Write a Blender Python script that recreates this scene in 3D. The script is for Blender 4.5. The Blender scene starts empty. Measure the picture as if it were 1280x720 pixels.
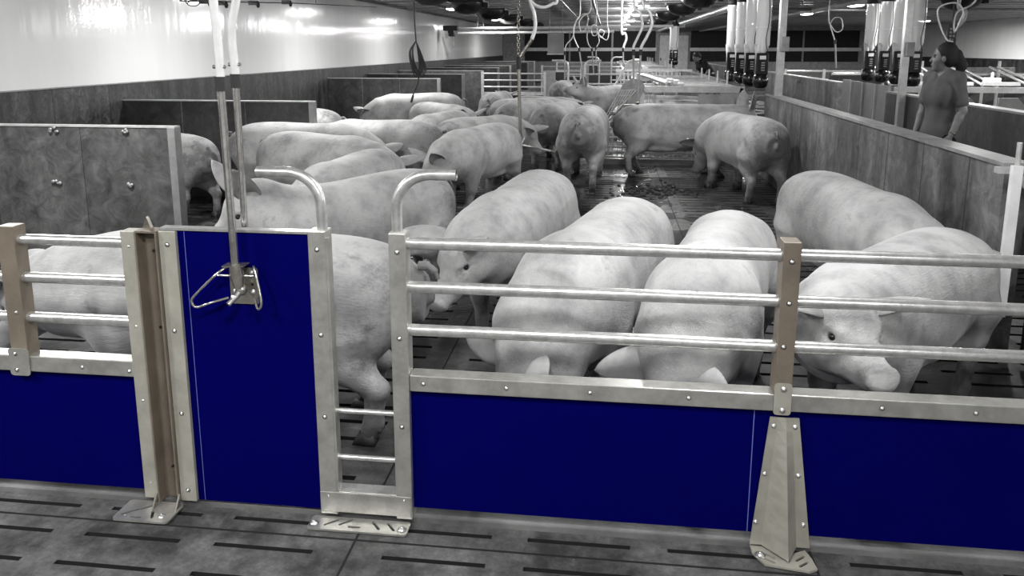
import bpy, bmesh, math, random
import numpy as np
from mathutils import Vector, Matrix
random.seed(7)
S = bpy.context.scene
C = S.collection

# ------------------------------------------------------------------ camera
F, PX, PY, HC = 960.0, 640.0, 240.0, 1.6
TH = math.atan(180 / F); PS = math.atan(119 * math.cos(TH) / F)
fwv = Vector((-math.sin(PS) * math.cos(TH), math.cos(PS) * math.cos(TH), -math.sin(TH)))
rtv = Vector((math.cos(PS), math.sin(PS), 0)); upv = rtv.cross(fwv)
camd = bpy.data.cameras.new('camera'); cam = bpy.data.objects.new('camera', camd); C.objects.link(cam)
cam.matrix_world = Matrix.Translation((0, 0, HC)) @ Matrix((rtv, upv, -fwv)).transposed().to_4x4()
camd.sensor_width = 36; camd.sensor_fit = 'HORIZONTAL'; camd.lens = 36 * F / 1280
camd.shift_y = -120 / 1280; camd.clip_start = 0.05; camd.clip_end = 200
S.camera = cam

def W(x, y, Y):                       # the point on the vertical plane at depth Y
    d = fwv + rtv * ((x - PX) / F) - upv * ((y - PY) / F)
    return Vector((0, 0, HC)) + d * (Y / d.y)
def WX(x, y, X):
    d = fwv + rtv * ((x - PX) / F) - upv * ((y - PY) / F)
    return Vector((0, 0, HC)) + d * (X / d.x)

# ------------------------------------------------------------------ world, exposure, lights
wd = bpy.data.worlds.new('world'); S.world = wd; wd.use_nodes = True
wd.node_tree.nodes['Background'].inputs[0].default_value = (1, 1, 1, 1)
wd.node_tree.nodes['Background'].inputs[1].default_value = 0.015
vs = S.view_settings; vs.view_transform = 'Standard'; vs.look = 'None'; vs.gamma = 1; vs.use_curve_mapping = False
vs.exposure = 0.12
CEIL = 2.62
LAMP_POWER = {'mid': 92, 'side': 80, 'aisle': 52, 'far': 480}
def area(loc, power, size, shape='DISK'):
    l = bpy.data.lights.new('lamp_light', 'AREA'); l.shape = shape; l.size = size; l.energy = power
    if shape == 'RECTANGLE': l.size_y = 0.12
    l.color = (1, 0.995, 0.985)
    return l

# ------------------------------------------------------------------ materials
def newmat(name):
    m = bpy.data.materials.new(name); m.use_nodes = True
    nt = m.node_tree; b = nt.nodes['Principled BSDF']
    return m, nt, b
def col(c): return (c, c, c, 1) if not hasattr(c, '__len__') else (c[0], c[1], c[2], 1)
def mat(name, c1, c2=None, scale=5.0, rough=.6, metal=0.0, bump=0.0, bscale=None, stretch=(1, 1, 1), spec=.5, p0=.35, p1=.65, detail=6):
    m, nt, b = newmat(name); N = nt.nodes; L = nt.links
    b.inputs['Roughness'].default_value = rough; b.inputs['Metallic'].default_value = metal
    b.inputs['Specular IOR Level'].default_value = spec
    if c2 is None:
        b.inputs['Base Color'].default_value = col(c1)
    tc = N.new('ShaderNodeTexCoord'); mp = N.new('ShaderNodeMapping'); mp.inputs['Scale'].default_value = stretch
    L.new(tc.outputs['Object'], mp.inputs[0])
    if c2 is not None:
        n = N.new('ShaderNodeTexNoise'); n.inputs['Scale'].default_value = scale; n.inputs['Detail'].default_value = detail
        n.inputs['Roughness'].default_value = .62
        r = N.new('ShaderNodeValToRGB'); r.color_ramp.elements[0].color = col(c1); r.color_ramp.elements[1].color = col(c2)
        r.color_ramp.elements[0].position = p0; r.color_ramp.elements[1].position = p1
        L.new(mp.outputs[0], n.inputs[0]); L.new(n.outputs[0], r.inputs[0]); L.new(r.outputs[0], b.inputs['Base Color'])
    if bump:
        n2 = N.new('ShaderNodeTexNoise'); n2.inputs['Scale'].default_value = bscale or scale * 4; n2.inputs['Detail'].default_value = 5
        bp = N.new('ShaderNodeBump'); bp.inputs['Strength'].default_value = bump; bp.inputs['Distance'].default_value = .01
        L.new(mp.outputs[0], n2.inputs[0]); L.new(n2.outputs[0], bp.inputs['Height']); L.new(bp.outputs[0], b.inputs['Normal'])
    return m
def emis(name, c, s):
    m, nt, b = newmat(name); b.inputs['Base Color'].default_value = col(c)
    b.inputs['Emission Color'].default_value = col(c); b.inputs['Emission Strength'].default_value = s
    return m
M = {}
M['galv'] = mat('galvanised_steel', (.40, .395, .37), (.58, .575, .54), 14, .34, .75, .06, 60)
M['tube'] = mat('galvanised_tube', (.50, .50, .49), (.72, .72, .71), 30, .28, .8, .05, 120)
M['beige'] = mat('beige_steel', (.27, .262, .225), (.36, .35, .305), 9, .42, .25, .05, 40)
M['brown'] = mat('brown_steel', (.13, .108, .085), (.19, .16, .125), 7, .45, .25, .08, 40)
M['stain'] = mat('stainless_steel', (.30, .285, .25), (.46, .44, .40), 12, .25, .85, .08, 30)
M['chrome'] = mat('polished_pipe', (.42, .41, .39), (.66, .65, .63), 20, .18, .9, .04, 60)
M['blue'] = mat('blue_plastic_panel', (.0004, .0004, .062), (.0004, .0004, .072), 2.0, .6, 0, .02, 30, spec=.02)
M['blueline'] = mat('pale_blue_edge', (.10, .13, .42), rough=.5)
M['white'] = mat('white_coating', .62, .78, 6, .4, 0, .03)
M['rail'] = mat('light_steel_rail', .46, .62, 12, .3, .45, .04)
M['midsteel'] = mat('mid_steel', .20, .30, 8, .4, .4, .05)
M['dark'] = mat('dark_plastic', .008, .014, 8, .35)
M['black'] = mat('black_plastic', .006, .006, rough=.25) if False else mat('black_plastic', .006, rough=.22)
M['rubber'] = mat('black_rubber', .01, rough=.6)
M['curtain'] = mat('dark_curtain', .007, .014, 3, .7)
M['hose'] = mat('milky_hose', .55, .68, 10, .25, 0, .0)
M['panelgrey'] = mat('grey_panel', .16, .22, 3, .5, .1, .05)
M['plate'] = mat('grey_plate', .22, .34, 6, .45, .2, .05)
M['label'] = mat('white_label', .75, rough=.5)
M['lamp'] = emis('lamp_diffuser', 1, 14)
M['ceil'] = mat('ceiling_sheet', .32, .50, 2.5, .25, .0, .05, 12, stretch=(1, .15, 1))
M['ceilrib'] = mat('ceiling_rib', .25, .35, 3, .4)
M['concrete'] = mat('concrete_ledge', .05, .16, 3, .8, 0, .5, 30)

def seam_wall(name, c1, c2, scale, axis, pitch, off, rough=.55, seam=.02, streak=(1, 1, .25), width=.012, bump=.35, grime=.55):
    m, nt, b = newmat(name); N = nt.nodes; L = nt.links
    tc = N.new('ShaderNodeTexCoord'); mp = N.new('ShaderNodeMapping'); mp.inputs['Scale'].default_value = streak
    L.new(tc.outputs['Object'], mp.inputs[0])
    n = N.new('ShaderNodeTexNoise'); n.inputs['Scale'].default_value = scale; n.inputs['Detail'].default_value = 8; n.inputs['Roughness'].default_value = .68
    L.new(mp.outputs[0], n.inputs[0])
    r = N.new('ShaderNodeValToRGB'); e = r.color_ramp.elements; e[0].color = col(c1); e[1].color = col(c2); e[0].position = .34; e[1].position = .66
    L.new(n.outputs[0], r.inputs[0])
    sx = N.new('ShaderNodeSeparateXYZ'); L.new(tc.outputs['Object'], sx.inputs[0])
    a = N.new('ShaderNodeMath'); a.operation = 'ADD'; a.inputs[1].default_value = off + 100 * pitch; L.new(sx.outputs[axis], a.inputs[0])
    # every board gets its own tone
    fl = N.new('ShaderNodeMath'); fl.operation = 'DIVIDE'; fl.inputs[1].default_value = pitch; L.new(a.outputs[0], fl.inputs[0])
    f2 = N.new('ShaderNodeMath'); f2.operation = 'FLOOR'; L.new(fl.outputs[0], f2.inputs[0])
    wn = N.new('ShaderNodeTexWhiteNoise'); wn.noise_dimensions = '1D'; L.new(f2.outputs[0], wn.inputs['W'])
    mr = N.new('ShaderNodeMapRange'); mr.inputs[3].default_value = .78; mr.inputs[4].default_value = 1.15; L.new(wn.outputs[0], mr.inputs[0])
    md = N.new('ShaderNodeMath'); md.operation = 'MODULO'; md.inputs[1].default_value = pitch; L.new(a.outputs[0], md.inputs[0])
    lt = N.new('ShaderNodeMath'); lt.operation = 'LESS_THAN'; lt.inputs[1].default_value = width; L.new(md.outputs[0], lt.inputs[0])
    mul = N.new('ShaderNodeMix'); mul.data_type = 'RGBA'; mul.blend_type = 'MULTIPLY'; mul.inputs[0].default_value = 1
    cb = N.new('ShaderNodeCombineColor'); [L.new(mr.outputs[0], cb.inputs[i]) for i in range(3)]
    L.new(r.outputs[0], mul.inputs[6]); L.new(cb.outputs[0], mul.inputs[7])
    mx = N.new('ShaderNodeMix'); mx.data_type = 'RGBA'; mx.inputs[7].default_value = col(seam)
    L.new(lt.outputs[0], mx.inputs[0]); L.new(mul.outputs[2], mx.inputs[6]); L.new(mx.outputs[2], b.inputs['Base Color'])
    # blotchy dirt over the boards
    g1 = N.new('ShaderNodeTexNoise'); g1.inputs['Scale'].default_value = scale * 2.6; g1.inputs['Detail'].default_value = 10; g1.inputs['Roughness'].default_value = .75; g1.inputs['Distortion'].default_value = .8
    L.new(tc.outputs['Object'], g1.inputs[0])
    g2 = N.new('ShaderNodeMapRange'); g2.inputs[1].default_value = .38; g2.inputs[2].default_value = .64; g2.inputs[3].default_value = 1 - grime; g2.inputs[4].default_value = 1 + grime * .55; L.new(g1.outputs[0], g2.inputs[0])
    gc = N.new('ShaderNodeCombineColor'); [L.new(g2.outputs[0], gc.inputs[i]) for i in range(3)]
    gm = N.new('ShaderNodeMix'); gm.data_type = 'RGBA'; gm.blend_type = 'MULTIPLY'; gm.inputs[0].default_value = 1
    L.new(mx.outputs[2], gm.inputs[6]); L.new(gc.outputs[0], gm.inputs[7]); L.new(gm.outputs[2], b.inputs['Base Color'])
    bp = N.new('ShaderNodeBump'); bp.inputs['Strength'].default_value = bump; bp.inputs['Distance'].default_value = .008
    L.new(g1.outputs[0], bp.inputs['Height']); L.new(bp.outputs[0], b.inputs['Normal'])
    b.inputs['Roughness'].default_value = rough
    return m
M['penwall'] = seam_wall('weathered_wall_boards', .038, .25, 2.4, 1, .62, .1)
M['alleywall'] = seam_wall('dark_alley_boards', .016, .075, 3.0, 1, .55, .2)
M['stub'] = seam_wall('dark_partition_board', .022, .07, 2.4, 0, .72, .05, .45, .15, (1, 1, .6), .010)
M['stublight'] = seam_wall('grey_partition_board', .06, .13, 2.6, 0, .72, .02, .5, .03, (1, 1, .6), .006)
M['plinth'] = seam_wall('stained_wall_plinth', .005, .065, 6.0, 1, .84, 0, .5, .012, (1, 1, .22), .02, .4, .8)

def white_wall_mat():
    m, nt, b = newmat('glossy_white_wall'); N = nt.nodes; L = nt.links
    tc = N.new('ShaderNodeTexCoord'); mp = N.new('ShaderNodeMapping'); mp.inputs['Scale'].default_value = (1, 1.0, .12)
    L.new(tc.outputs['Object'], mp.inputs[0])
    n = N.new('ShaderNodeTexNoise'); n.inputs['Scale'].default_value = 3; n.inputs['Detail'].default_value = 5; L.new(mp.outputs[0], n.inputs[0])
    r = N.new('ShaderNodeValToRGB'); r.color_ramp.elements[0].color = col(.66); r.color_ramp.elements[1].color = col(.78); L.new(n.outputs[0], r.inputs[0])
    L.new(r.outputs[0], b.inputs['Base Color']); b.inputs['Roughness'].default_value = .13; b.inputs['Specular IOR Level'].default_value = .5
    n2 = N.new('ShaderNodeTexNoise'); n2.inputs['Scale'].default_value = 1.6; n2.inputs['Detail'].default_value = 3
    mp2 = N.new('ShaderNodeMapping'); mp2.inputs['Scale'].default_value = (1, 2.4, .5); L.new(tc.outputs['Object'], mp2.inputs[0]); L.new(mp2.outputs[0], n2.inputs[0])
    bp = N.new('ShaderNodeBump'); bp.inputs['Strength'].default_value = .35; bp.inputs['Distance'].default_value = .02
    L.new(n2.outputs[0], bp.inputs['Height']); L.new(bp.outputs[0], b.inputs['Normal'])
    return m
M['wallwhite'] = white_wall_mat()

def floor_mat():
    m, nt, b = newmat('damp_concrete_slats'); N = nt.nodes; L = nt.links
    tc = N.new('ShaderNodeTexCoord')
    n = N.new('ShaderNodeTexNoise'); n.inputs['Scale'].default_value = 2.6; n.inputs['Detail'].default_value = 12; n.inputs['Roughness'].default_value = .76
    L.new(tc.outputs['Object'], n.inputs[0])
    r = N.new('ShaderNodeValToRGB'); e = r.color_ramp.elements; e[0].color = col(.020); e[1].color = col(.15); e[0].position = .40; e[1].position = .70
    L.new(n.outputs[0], r.inputs[0])
    sx = N.new('ShaderNodeSeparateXYZ'); L.new(tc.outputs['Object'], sx.inputs[0])
    wet = N.new('ShaderNodeMapRange'); wet.inputs[1].default_value = 2.2; wet.inputs[2].default_value = 4.5; L.new(sx.outputs[1], wet.inputs[0])
    n3 = N.new('ShaderNodeTexNoise'); n3.inputs['Scale'].default_value = .9; n3.inputs['Detail'].default_value = 4; L.new(tc.outputs['Object'], n3.inputs[0])
    w2 = N.new('ShaderNodeMapRange'); w2.inputs[1].default_value = .38; w2.inputs[2].default_value = .55; L.new(n3.outputs[0], w2.inputs[0])
    wm = N.new('ShaderNodeMath'); wm.operation = 'MULTIPLY'; L.new(wet.outputs[0], wm.inputs[0]); L.new(w2.outputs[0], wm.inputs[1])
    # manured pen floor is darker than the swept aisle
    dk = N.new('ShaderNodeMapRange'); dk.inputs[3].default_value = 1; dk.inputs[4].default_value = .62; L.new(wet.outputs[0], dk.inputs[0])
    cb = N.new('ShaderNodeCombineColor'); [L.new(dk.outputs[0], cb.inputs[i]) for i in range(3)]
    mul = N.new('ShaderNodeMix'); mul.data_type = 'RGBA'; mul.blend_type = 'MULTIPLY'; mul.inputs[0].default_value = 1
    L.new(r.outputs[0], mul.inputs[6]); L.new(cb.outputs[0], mul.inputs[7])
    h1 = N.new('ShaderNodeTexNoise'); h1.inputs['Scale'].default_value = 15; h1.inputs['Detail'].default_value = 10; h1.inputs['Roughness'].default_value = .8; L.new(tc.outputs['Object'], h1.inputs[0])
    h2 = N.new('ShaderNodeMapRange'); h2.inputs[1].default_value = .40; h2.inputs[2].default_value = .62; h2.inputs[3].default_value = .62; h2.inputs[4].default_value = 1.3; L.new(h1.outputs[0], h2.inputs[0])
    hc = N.new('ShaderNodeCombineColor'); [L.new(h2.outputs[0], hc.inputs[i]) for i in range(3)]
    hm = N.new('ShaderNodeMix'); hm.data_type = 'RGBA'; hm.blend_type = 'MULTIPLY'; hm.inputs[0].default_value = 1
    L.new(mul.outputs[2], hm.inputs[6]); L.new(hc.outputs[0], hm.inputs[7]); L.new(hm.outputs[2], b.inputs['Base Color'])
    ro = N.new('ShaderNodeMapRange'); ro.inputs[3].default_value = .72; ro.inputs[4].default_value = .10; L.new(wm.outputs[0], ro.inputs[0]); L.new(ro.outputs[0], b.inputs['Roughness'])
    n2 = N.new('ShaderNodeTexNoise'); n2.inputs['Scale'].default_value = 26; n2.inputs['Detail'].default_value = 6; L.new(tc.outputs['Object'], n2.inputs[0])
    bp = N.new('ShaderNodeBump'); bp.inputs['Strength'].default_value = .22; bp.inputs['Distance'].default_value = .008
    L.new(n2.outputs[0], bp.inputs['Height']); L.new(bp.outputs[0], b.inputs['Normal'])
    return m
M['floor'] = floor_mat()
M['pit'] = mat('slurry_pit', .004, rough=.9)
M['joint_slot_shade'] = mat('floor_joint_slot_shade', .003, rough=.9)  # real joint tone; on the slot walls it also paints their shade

def skin_mat():
    m, nt, b = newmat('pig_skin'); N = nt.nodes; L = nt.links
    tc = N.new('ShaderNodeTexCoord'); oi = N.new('ShaderNodeObjectInfo')
    off = N.new('ShaderNodeVectorMath'); off.operation = 'ADD'
    rnd = N.new('ShaderNodeMath'); rnd.operation = 'MULTIPLY'; rnd.inputs[1].default_value = 50; L.new(oi.outputs['Random'], rnd.inputs[0])
    cx = N.new('ShaderNodeCombineXYZ'); [L.new(rnd.outputs[0], cx.inputs[i]) for i in range(3)]
    L.new(tc.outputs['Object'], off.inputs[0]); L.new(cx.outputs[0], off.inputs[1])
    n = N.new('ShaderNodeTexNoise'); n.inputs['Scale'].default_value = 3.5; n.inputs['Detail'].default_value = 8; n.inputs['Roughness'].default_value = .65
    L.new(off.outputs[0], n.inputs[0])
    r = N.new('ShaderNodeValToRGB'); e = r.color_ramp.elements; e[0].color = col(.20); e[1].color = col(.47); e[0].position = .32; e[1].position = .62
    L.new(n.outputs[0], r.inputs[0])
    sx = N.new('ShaderNodeSeparateXYZ'); L.new(tc.outputs['Object'], sx.inputs[0])
    # manure on the rump and the lower legs
    rr = N.new('ShaderNodeMapRange'); rr.inputs[1].default_value = -.42; rr.inputs[2].default_value = -.95; L.new(sx.outputs[0], rr.inputs[0])
    lg = N.new('ShaderNodeMapRange'); lg.inputs[1].default_value = .38; lg.inputs[2].default_value = .0; L.new(sx.outputs[2], lg.inputs[0])
    mxx = N.new('ShaderNodeMath'); mxx.operation = 'MAXIMUM'; L.new(rr.outputs[0], mxx.inputs[0]); L.new(lg.outputs[0], mxx.inputs[1])
    n2 = N.new('ShaderNodeTexNoise'); n2.inputs['Scale'].default_value = 7; n2.inputs['Detail'].default_value = 7; n2.inputs['Roughness'].default_value = .7
    L.new(off.outputs[0], n2.inputs[0])
    ad = N.new('ShaderNodeMath'); ad.operation = 'MULTIPLY_ADD'; ad.inputs[1].default_value = .42; L.new(mxx.outputs[0], ad.inputs[0]); L.new(n2.outputs[0], ad.inputs[2])
    dm = N.new('ShaderNodeMapRange'); dm.inputs[1].default_value = .57; dm.inputs[2].default_value = .80; dm.inputs[4].default_value = .85; L.new(ad.outputs[0], dm.inputs[0])
    mx = N.new('ShaderNodeMix'); mx.data_type = 'RGBA'; mx.inputs[7].default_value = col(.085)
    L.new(dm.outputs[0], mx.inputs[0]); L.new(r.outputs[0], mx.inputs[6]); L.new(mx.outputs[2], b.inputs['Base Color'])
    b.inputs['Roughness'].default_value = .62; b.inputs['Specular IOR Level'].default_value = .35
    b.inputs['Sheen Weight'].default_value = .18; b.inputs['Sheen Roughness'].default_value = .4
    mp = N.new('ShaderNodeMapping'); mp.inputs['Scale'].default_value = (16, 80, 60); L.new(off.outputs[0], mp.inputs[0])
    n3 = N.new('ShaderNodeTexNoise'); n3.inputs['Scale'].default_value = 1.6; n3.inputs['Detail'].default_value = 4; n3.inputs['Distortion'].default_value = .6; L.new(mp.outputs[0], n3.inputs[0])
    bp = N.new('ShaderNodeBump'); bp.inputs['Strength'].default_value = .42; bp.inputs['Distance'].default_value = .007
    L.new(n3.outputs[0], bp.inputs['Height']); L.new(bp.outputs[0], b.inputs['Normal'])
    return m
M['skin'] = skin_mat()
M['earskin'] = mat('pig_ear_skin', .24, .36, 9, .6, 0, .1)
M['eye'] = mat('pig_eye', .012, rough=.15)
M['hoof'] = mat('hoof', .03, .07, 20, .6)
M['scrub'] = mat('grey_scrub_cloth', .085, .12, 6, .85, 0, .35, 14, spec=.2)
M['trouser'] = mat('black_cloth', .008, .012, 6, .9, spec=.2)
M['human'] = mat('human_skin', .13, .17, 8, .5)
M['hair'] = mat('black_hair', .003, .007, 60, .75, stretch=(1, 1, .2))
M['clear'], nt, b = newmat('clear_plastic_tube')
b.inputs['Base Color'].default_value = col(.95); b.inputs['Roughness'].default_value = .08; b.inputs['Alpha'].default_value = .72
b.inputs['Specular IOR Level'].default_value = .8
M['feed'] = mat('feed_dust', .45, .7, 20, .8)

# ------------------------------------------------------------------ mesh helpers
class MB:
    def __init__(s): s.v = []; s.f = []; s.m = []; s.sm = []
    def add(s, vs, fs, mi=0, smooth=False):
        o = len(s.v); s.v += [tuple(v) for v in vs]
        for f in fs: s.f.append([i + o for i in f]); s.m.append(mi); s.sm.append(smooth)
        return s
    def box(s, x0, x1, y0, y1, z0, z1, mi=0):
        v = [(x, y, z) for z in (z0, z1) for y in (y0, y1) for x in (x0, x1)]
        return s.add(v, [(0, 2, 3, 1), (4, 5, 7, 6), (0, 1, 5, 4), (2, 6, 7, 3), (0, 4, 6, 2), (1, 3, 7, 5)], mi)
    def bar(s, p0, p1, w, h, mi=0, up=(0, 0, 1)):      # a box from p0 to p1
        p0 = Vector(p0); p1 = Vector(p1); d = (p1 - p0).normalized(); u = Vector(up)
        if abs(d.dot(u)) > .98: u = Vector((0, 1, 0))
        r = d.cross(u).normalized(); u = r.cross(d)
        v = [p + r * (a * w / 2) + u * (b_ * h / 2) for p in (p0, p1) for a, b_ in ((-1, -1), (1, -1), (1, 1), (-1, 1))]
        return s.add(v, [(3, 2, 1, 0), (4, 5, 6, 7), (0, 1, 5, 4), (1, 2, 6, 5), (2, 3, 7, 6), (3, 0, 4, 7)], mi)
    def tube(s, pts, r, n=12, mi=0, cap=True, hollow=False):
        pts = [Vector(p) for p in pts]; rs = r if hasattr(r, '__len__') else [r] * len(pts)
        prev = None; v = []; f = []
        for i, p in enumerate(pts):
            d = (pts[min(i + 1, len(pts) - 1)] - pts[max(i - 1, 0)]).normalized()
            if prev is None:
                a = Vector((0, 0, 1)) if abs(d.z) < .9 else Vector((1, 0, 0)); u = d.cross(a).normalized()
            else: u = (prev - d * prev.dot(d)).normalized()
            prev = u; w = d.cross(u)
            v += [p + (u * math.cos(t) + w * math.sin(t)) * rs[i] for t in [2 * math.pi * k / n for k in range(n)]]
        for i in range(len(pts) - 1):
            for k in range(n): f.append((i * n + k, i * n + (k + 1) % n, (i + 1) * n + (k + 1) % n, (i + 1) * n + k))
        s.add(v, f, mi, True)
        if cap: s.add(v[:n], [list(range(n))[::-1]], mi); s.add(v[-n:], [list(range(n))], mi)
        return s
    def ball(s, c, r, n=12, mi=0, half=False):
        r = r if hasattr(r, '__len__') else (r, r, r); v = []; f = []; m_ = n // 2
        for i in range(m_ + 1):
            a = math.pi * i / m_
            for k in range(n):
                t = 2 * math.pi * k / n; v.append((c[0] + r[0] * math.sin(a) * math.cos(t), c[1] + r[1] * math.sin(a) * math.sin(t), c[2] + r[2] * math.cos(a)))
        for i in range(m_):
            for k in range(n): f.append((i * n + k, (i + 1) * n + k, (i + 1) * n + (k + 1) % n, i * n + (k + 1) % n))
        return s.add(v, f, mi, True)
    def lathe(s, c, prof, n=16, mi=0):                 # prof: (radius, z)
        v = [(c[0] + r * math.cos(2 * math.pi * k / n), c[1] + r * math.sin(2 * math.pi * k / n), c[2] + z) for r, z in prof for k in range(n)]
        f = [(i * n + k, i * n + (k + 1) % n, (i + 1) * n + (k + 1) % n, (i + 1) * n + k) for i in range(len(prof) - 1) for k in range(n)]
        return s.add(v, f, mi, True)
    def plate(s, outer, holes, org, ax, ay, th, mi=0):  # 2-D outline with real holes, extruded
        bm = bmesh.new(); org = Vector(org); ax = Vector(ax); ay = Vector(ay); nz = ax.cross(ay).normalized()
        es = []
        for loop in [outer] + holes:
            vs_ = [bm.verts.new(org + ax * p[0] + ay * p[1]) for p in loop]
            es += [bm.edges.new((vs_[i], vs_[(i + 1) % len(vs_)])) for i in range(len(vs_))]
        bmesh.ops.triangle_fill(bm, use_beauty=True, edges=es)
        r = bmesh.ops.extrude_face_region(bm, geom=bm.faces[:])
        bmesh.ops.translate(bm, vec=nz * th, verts=[e for e in r['geom'] if isinstance(e, bmesh.types.BMVert)])
        bmesh.ops.recalc_face_normals(bm, faces=bm.faces[:])
        bm.verts.index_update()
        s.add([v.co.copy() for v in bm.verts], [[v.index for v in f.verts] for f in bm.faces], mi); bm.free()
        return s
    def build(s, name, mats, parent=None, bevel=0.0):
        if not isinstance(mats, (list, tuple)): mats = [mats]
        me = bpy.data.meshes.new(name); o0 = Vector((0, 0, 0))
        if parent is not None: o0 = wloc(parent)
        me.from_pydata([Vector(v) - o0 for v in s.v], [], s.f)
        for m in mats: me.materials.append(m)
        me.polygons.foreach_set('material_index', s.m); me.polygons.foreach_set('use_smooth', s.sm)
        o = bpy.data.objects.new(name, me); C.objects.link(o)
        if parent is not None: o.parent = parent
        if bevel:
            b_ = o.modifiers.new('bevel', 'BEVEL'); b_.width = bevel; b_.segments = 2; b_.limit_method = 'ANGLE'
        return o
def wloc(o):
    v = Vector(o.location)
    while o.parent: o = o.parent; v += Vector(o.location)
    return v
def tag(o, label, cat, group=None, kind=None):
    o['label'] = label; o['category'] = cat
    if group: o['group'] = group
    if kind: o['kind'] = kind
    return o
def thing(name, label, cat, loc=(0, 0, 0), group=None):
    o = bpy.data.objects.new(name, None); C.objects.link(o); o.location = loc; o.empty_display_size = .1
    return tag(o, label, cat, group)
def struct(name, mb, m):
    o = mb.build(name, m); o['kind'] = 'structure'; return o
def copy_tree(o, dx=(0, 0, 0), label=None, parent=None):
    c = o.copy(); C.objects.link(c)
    if parent is None: c.location = Vector(o.location) + Vector(dx)
    else: c.parent = parent
    if label: c['label'] = label
    for ch in list(o.children): copy_tree(ch, parent=c)
    return c
def smooth_path(pts, n=8):
    P = [Vector(p) for p in pts]; P = [P[0] * 2 - P[1]] + P + [P[-1] * 2 - P[-2]]; out = []
    for i in range(1, len(P) - 2):
        for k in range(n):
            t = k / n; a, b_, c, d = P[i - 1:i + 3]
            out.append(.5 * ((2 * b_) + (c - a) * t + (2 * a - 5 * b_ + 4 * c - d) * t * t + (3 * b_ - a - 3 * c + d) * t ** 3))
    out.append(P[-2]); return out
bolt_mesh = None
def bolt(parent, p, n=(0, -1, 0), r=.0062, name='bolt'):
    global bolt_mesh
    if bolt_mesh is None:
        mb = MB(); mb.lathe((0, 0, 0), [(.0, .62), (.45, .55), (.8, .3), (1, 0), (1.35, 0), (1.4, -.15)], 12)
        mb.lathe((0, 0, .62), [(.0, .25), (.3, .2), (.35, -.1)], 6)
        me_o = mb.build('bolt', M['tube']); bolt_mesh = me_o.data; bpy.data.objects.remove(me_o)
    o = bpy.data.objects.new(name, bolt_mesh); C.objects.link(o); o.parent = parent
    o.location = Vector(p) - wloc(parent); o.scale = (r, r, r)
    o.rotation_euler = Vector(n).to_track_quat('Z', 'Y').to_euler(); return o

# ------------------------------------------------------------------ setting
XL, XR, YB, YF, ZW = -5.2, 14.0, 39.0, -3.5, 1.22
mb = MB()                                              # slotted slab: every slot is a real hole
rows0, pitch, sl, sw = 1.985 - .145 * 8, .145, .335, .022
def slots_x():
    xs = []; x = -.68 - 1.475 * 4
    while x < 3.4:
        for k in range(3): xs.append(x + k * .455)
        x += 1.475
    return [a for a in xs if a > -5.15 and a + sl < 3.35]
SX = slots_x(); FX0, FX1, FY0, FY1 = XL, 3.45, rows0 - pitch / 2, 0
nrow = 124
for r in range(nrow):
    yc = rows0 + r * pitch; ya, yb = yc - pitch / 2, yc + pitch / 2; w_ = .019 if yc < 2.5 else .029; y0, y1 = yc - w_ / 2, yc + w_ / 2
    mb.add([(FX0, ya, 0), (FX1, ya, 0), (FX1, y0, 0), (FX0, y0, 0)], [(0, 1, 2, 3)])
    mb.add([(FX0, y1, 0), (FX1, y1, 0), (FX1, yb, 0), (FX0, yb, 0)], [(0, 1, 2, 3)])
    x = FX0
    for a in SX:
        j = 0
        mb.add([(x, y0, 0), (a, y0, 0), (a, y1, 0), (x, y1, 0)], [(0, 1, 2, 3)])
        q = [(a, y0), (a + sl, y0), (a + sl, y1), (a, y1)]
        v = [(p[0], p[1], 0) for p in q] + [(p[0], p[1], -.09) for p in q]
        mb.add(v, [(0, 4, 5, 1), (1, 5, 6, 2), (2, 6, 7, 3), (3, 7, 4, 0)], 1)  # near-black slot walls: dirt coat plus the slots' shade put in the colour
        x = a + sl
    mb.add([(x, y0, 0), (FX1, y0, 0), (FX1, y1, 0), (x, y1, 0)], [(0, 1, 2, 3)])
FY1 = rows0 + (nrow - .5) * pitch
struct('floor', mb, [M['floor'], M['joint_slot_shade']])
mb = MB(); mb.box(XL, XR, YF, FY0, -.1, 0); mb.box(XL, XR, FY1, YB, -.1, 0); mb.box(FX1, XR, FY0, FY1, -.1, 0)
struct('floor', mb, [M['floor'], M['joint_slot_shade']])
mb = MB(); mb.box(XL, XR, YF, YB, -.7, -.6); struct('floor', mb, M['pit'])
mb = MB()
for k in range(-4, 3):
    x = -.79 + 1.475 * k
    if x > -5.1 and x < 3.4: mb.box(x - .004, x + .004, FY0, 19, .0, .0012)
for y in (2.205, 5.1, 8.0, 10.9, 13.8): mb.box(XL + .05, 1.86, y - .004, y + .004, .0, .0013)
struct('trim_1', mb, M['joint_slot_shade'])
mb = MB(); mb.box(XL, 3.4, 2.325, 2.44, .0, .018)     # low ledge under the fence
mb.box(XL, 3.4, 2.44, 2.455, .0, .012)
struct('trim_2', mb, M['concrete'])
mb = MB(); mb.box(XL - .12, XL, YF, YB, 0, ZW, 0); mb.box(XL - .16, XL - .02, YF, YB, ZW, CEIL, 1)
struct('wall_left', mb, [M['plinth'], M['wallwhite']])
mb = MB(); mb.box(XL, XL + .012, YF, YB, ZW, ZW + .012); struct('trim_3', mb, M['midsteel'])
mb = MB(); mb.box(XR, XR + .12, YF, YB, 0, ZW, 0); mb.box(XR + .02, XR + .16, YF, YB, ZW, CEIL + .3, 1)
struct('wall_right', mb, [M['plinth'], M['wallwhite']])
mb = MB(); mb.box(XL, XR, YF - .15, YF, 0, CEIL + .3); struct('wall_front', mb, M['wallwhite'])
mb = MB(); mb.box(XL, XR, YB, YB + .15, 0, CEIL + .3); struct('wall_back', mb, M['plate'])
mb = MB(); mb.box(XL - .2, XR + .3, YF - .2, YB + .2, CEIL, CEIL + .1)
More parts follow.
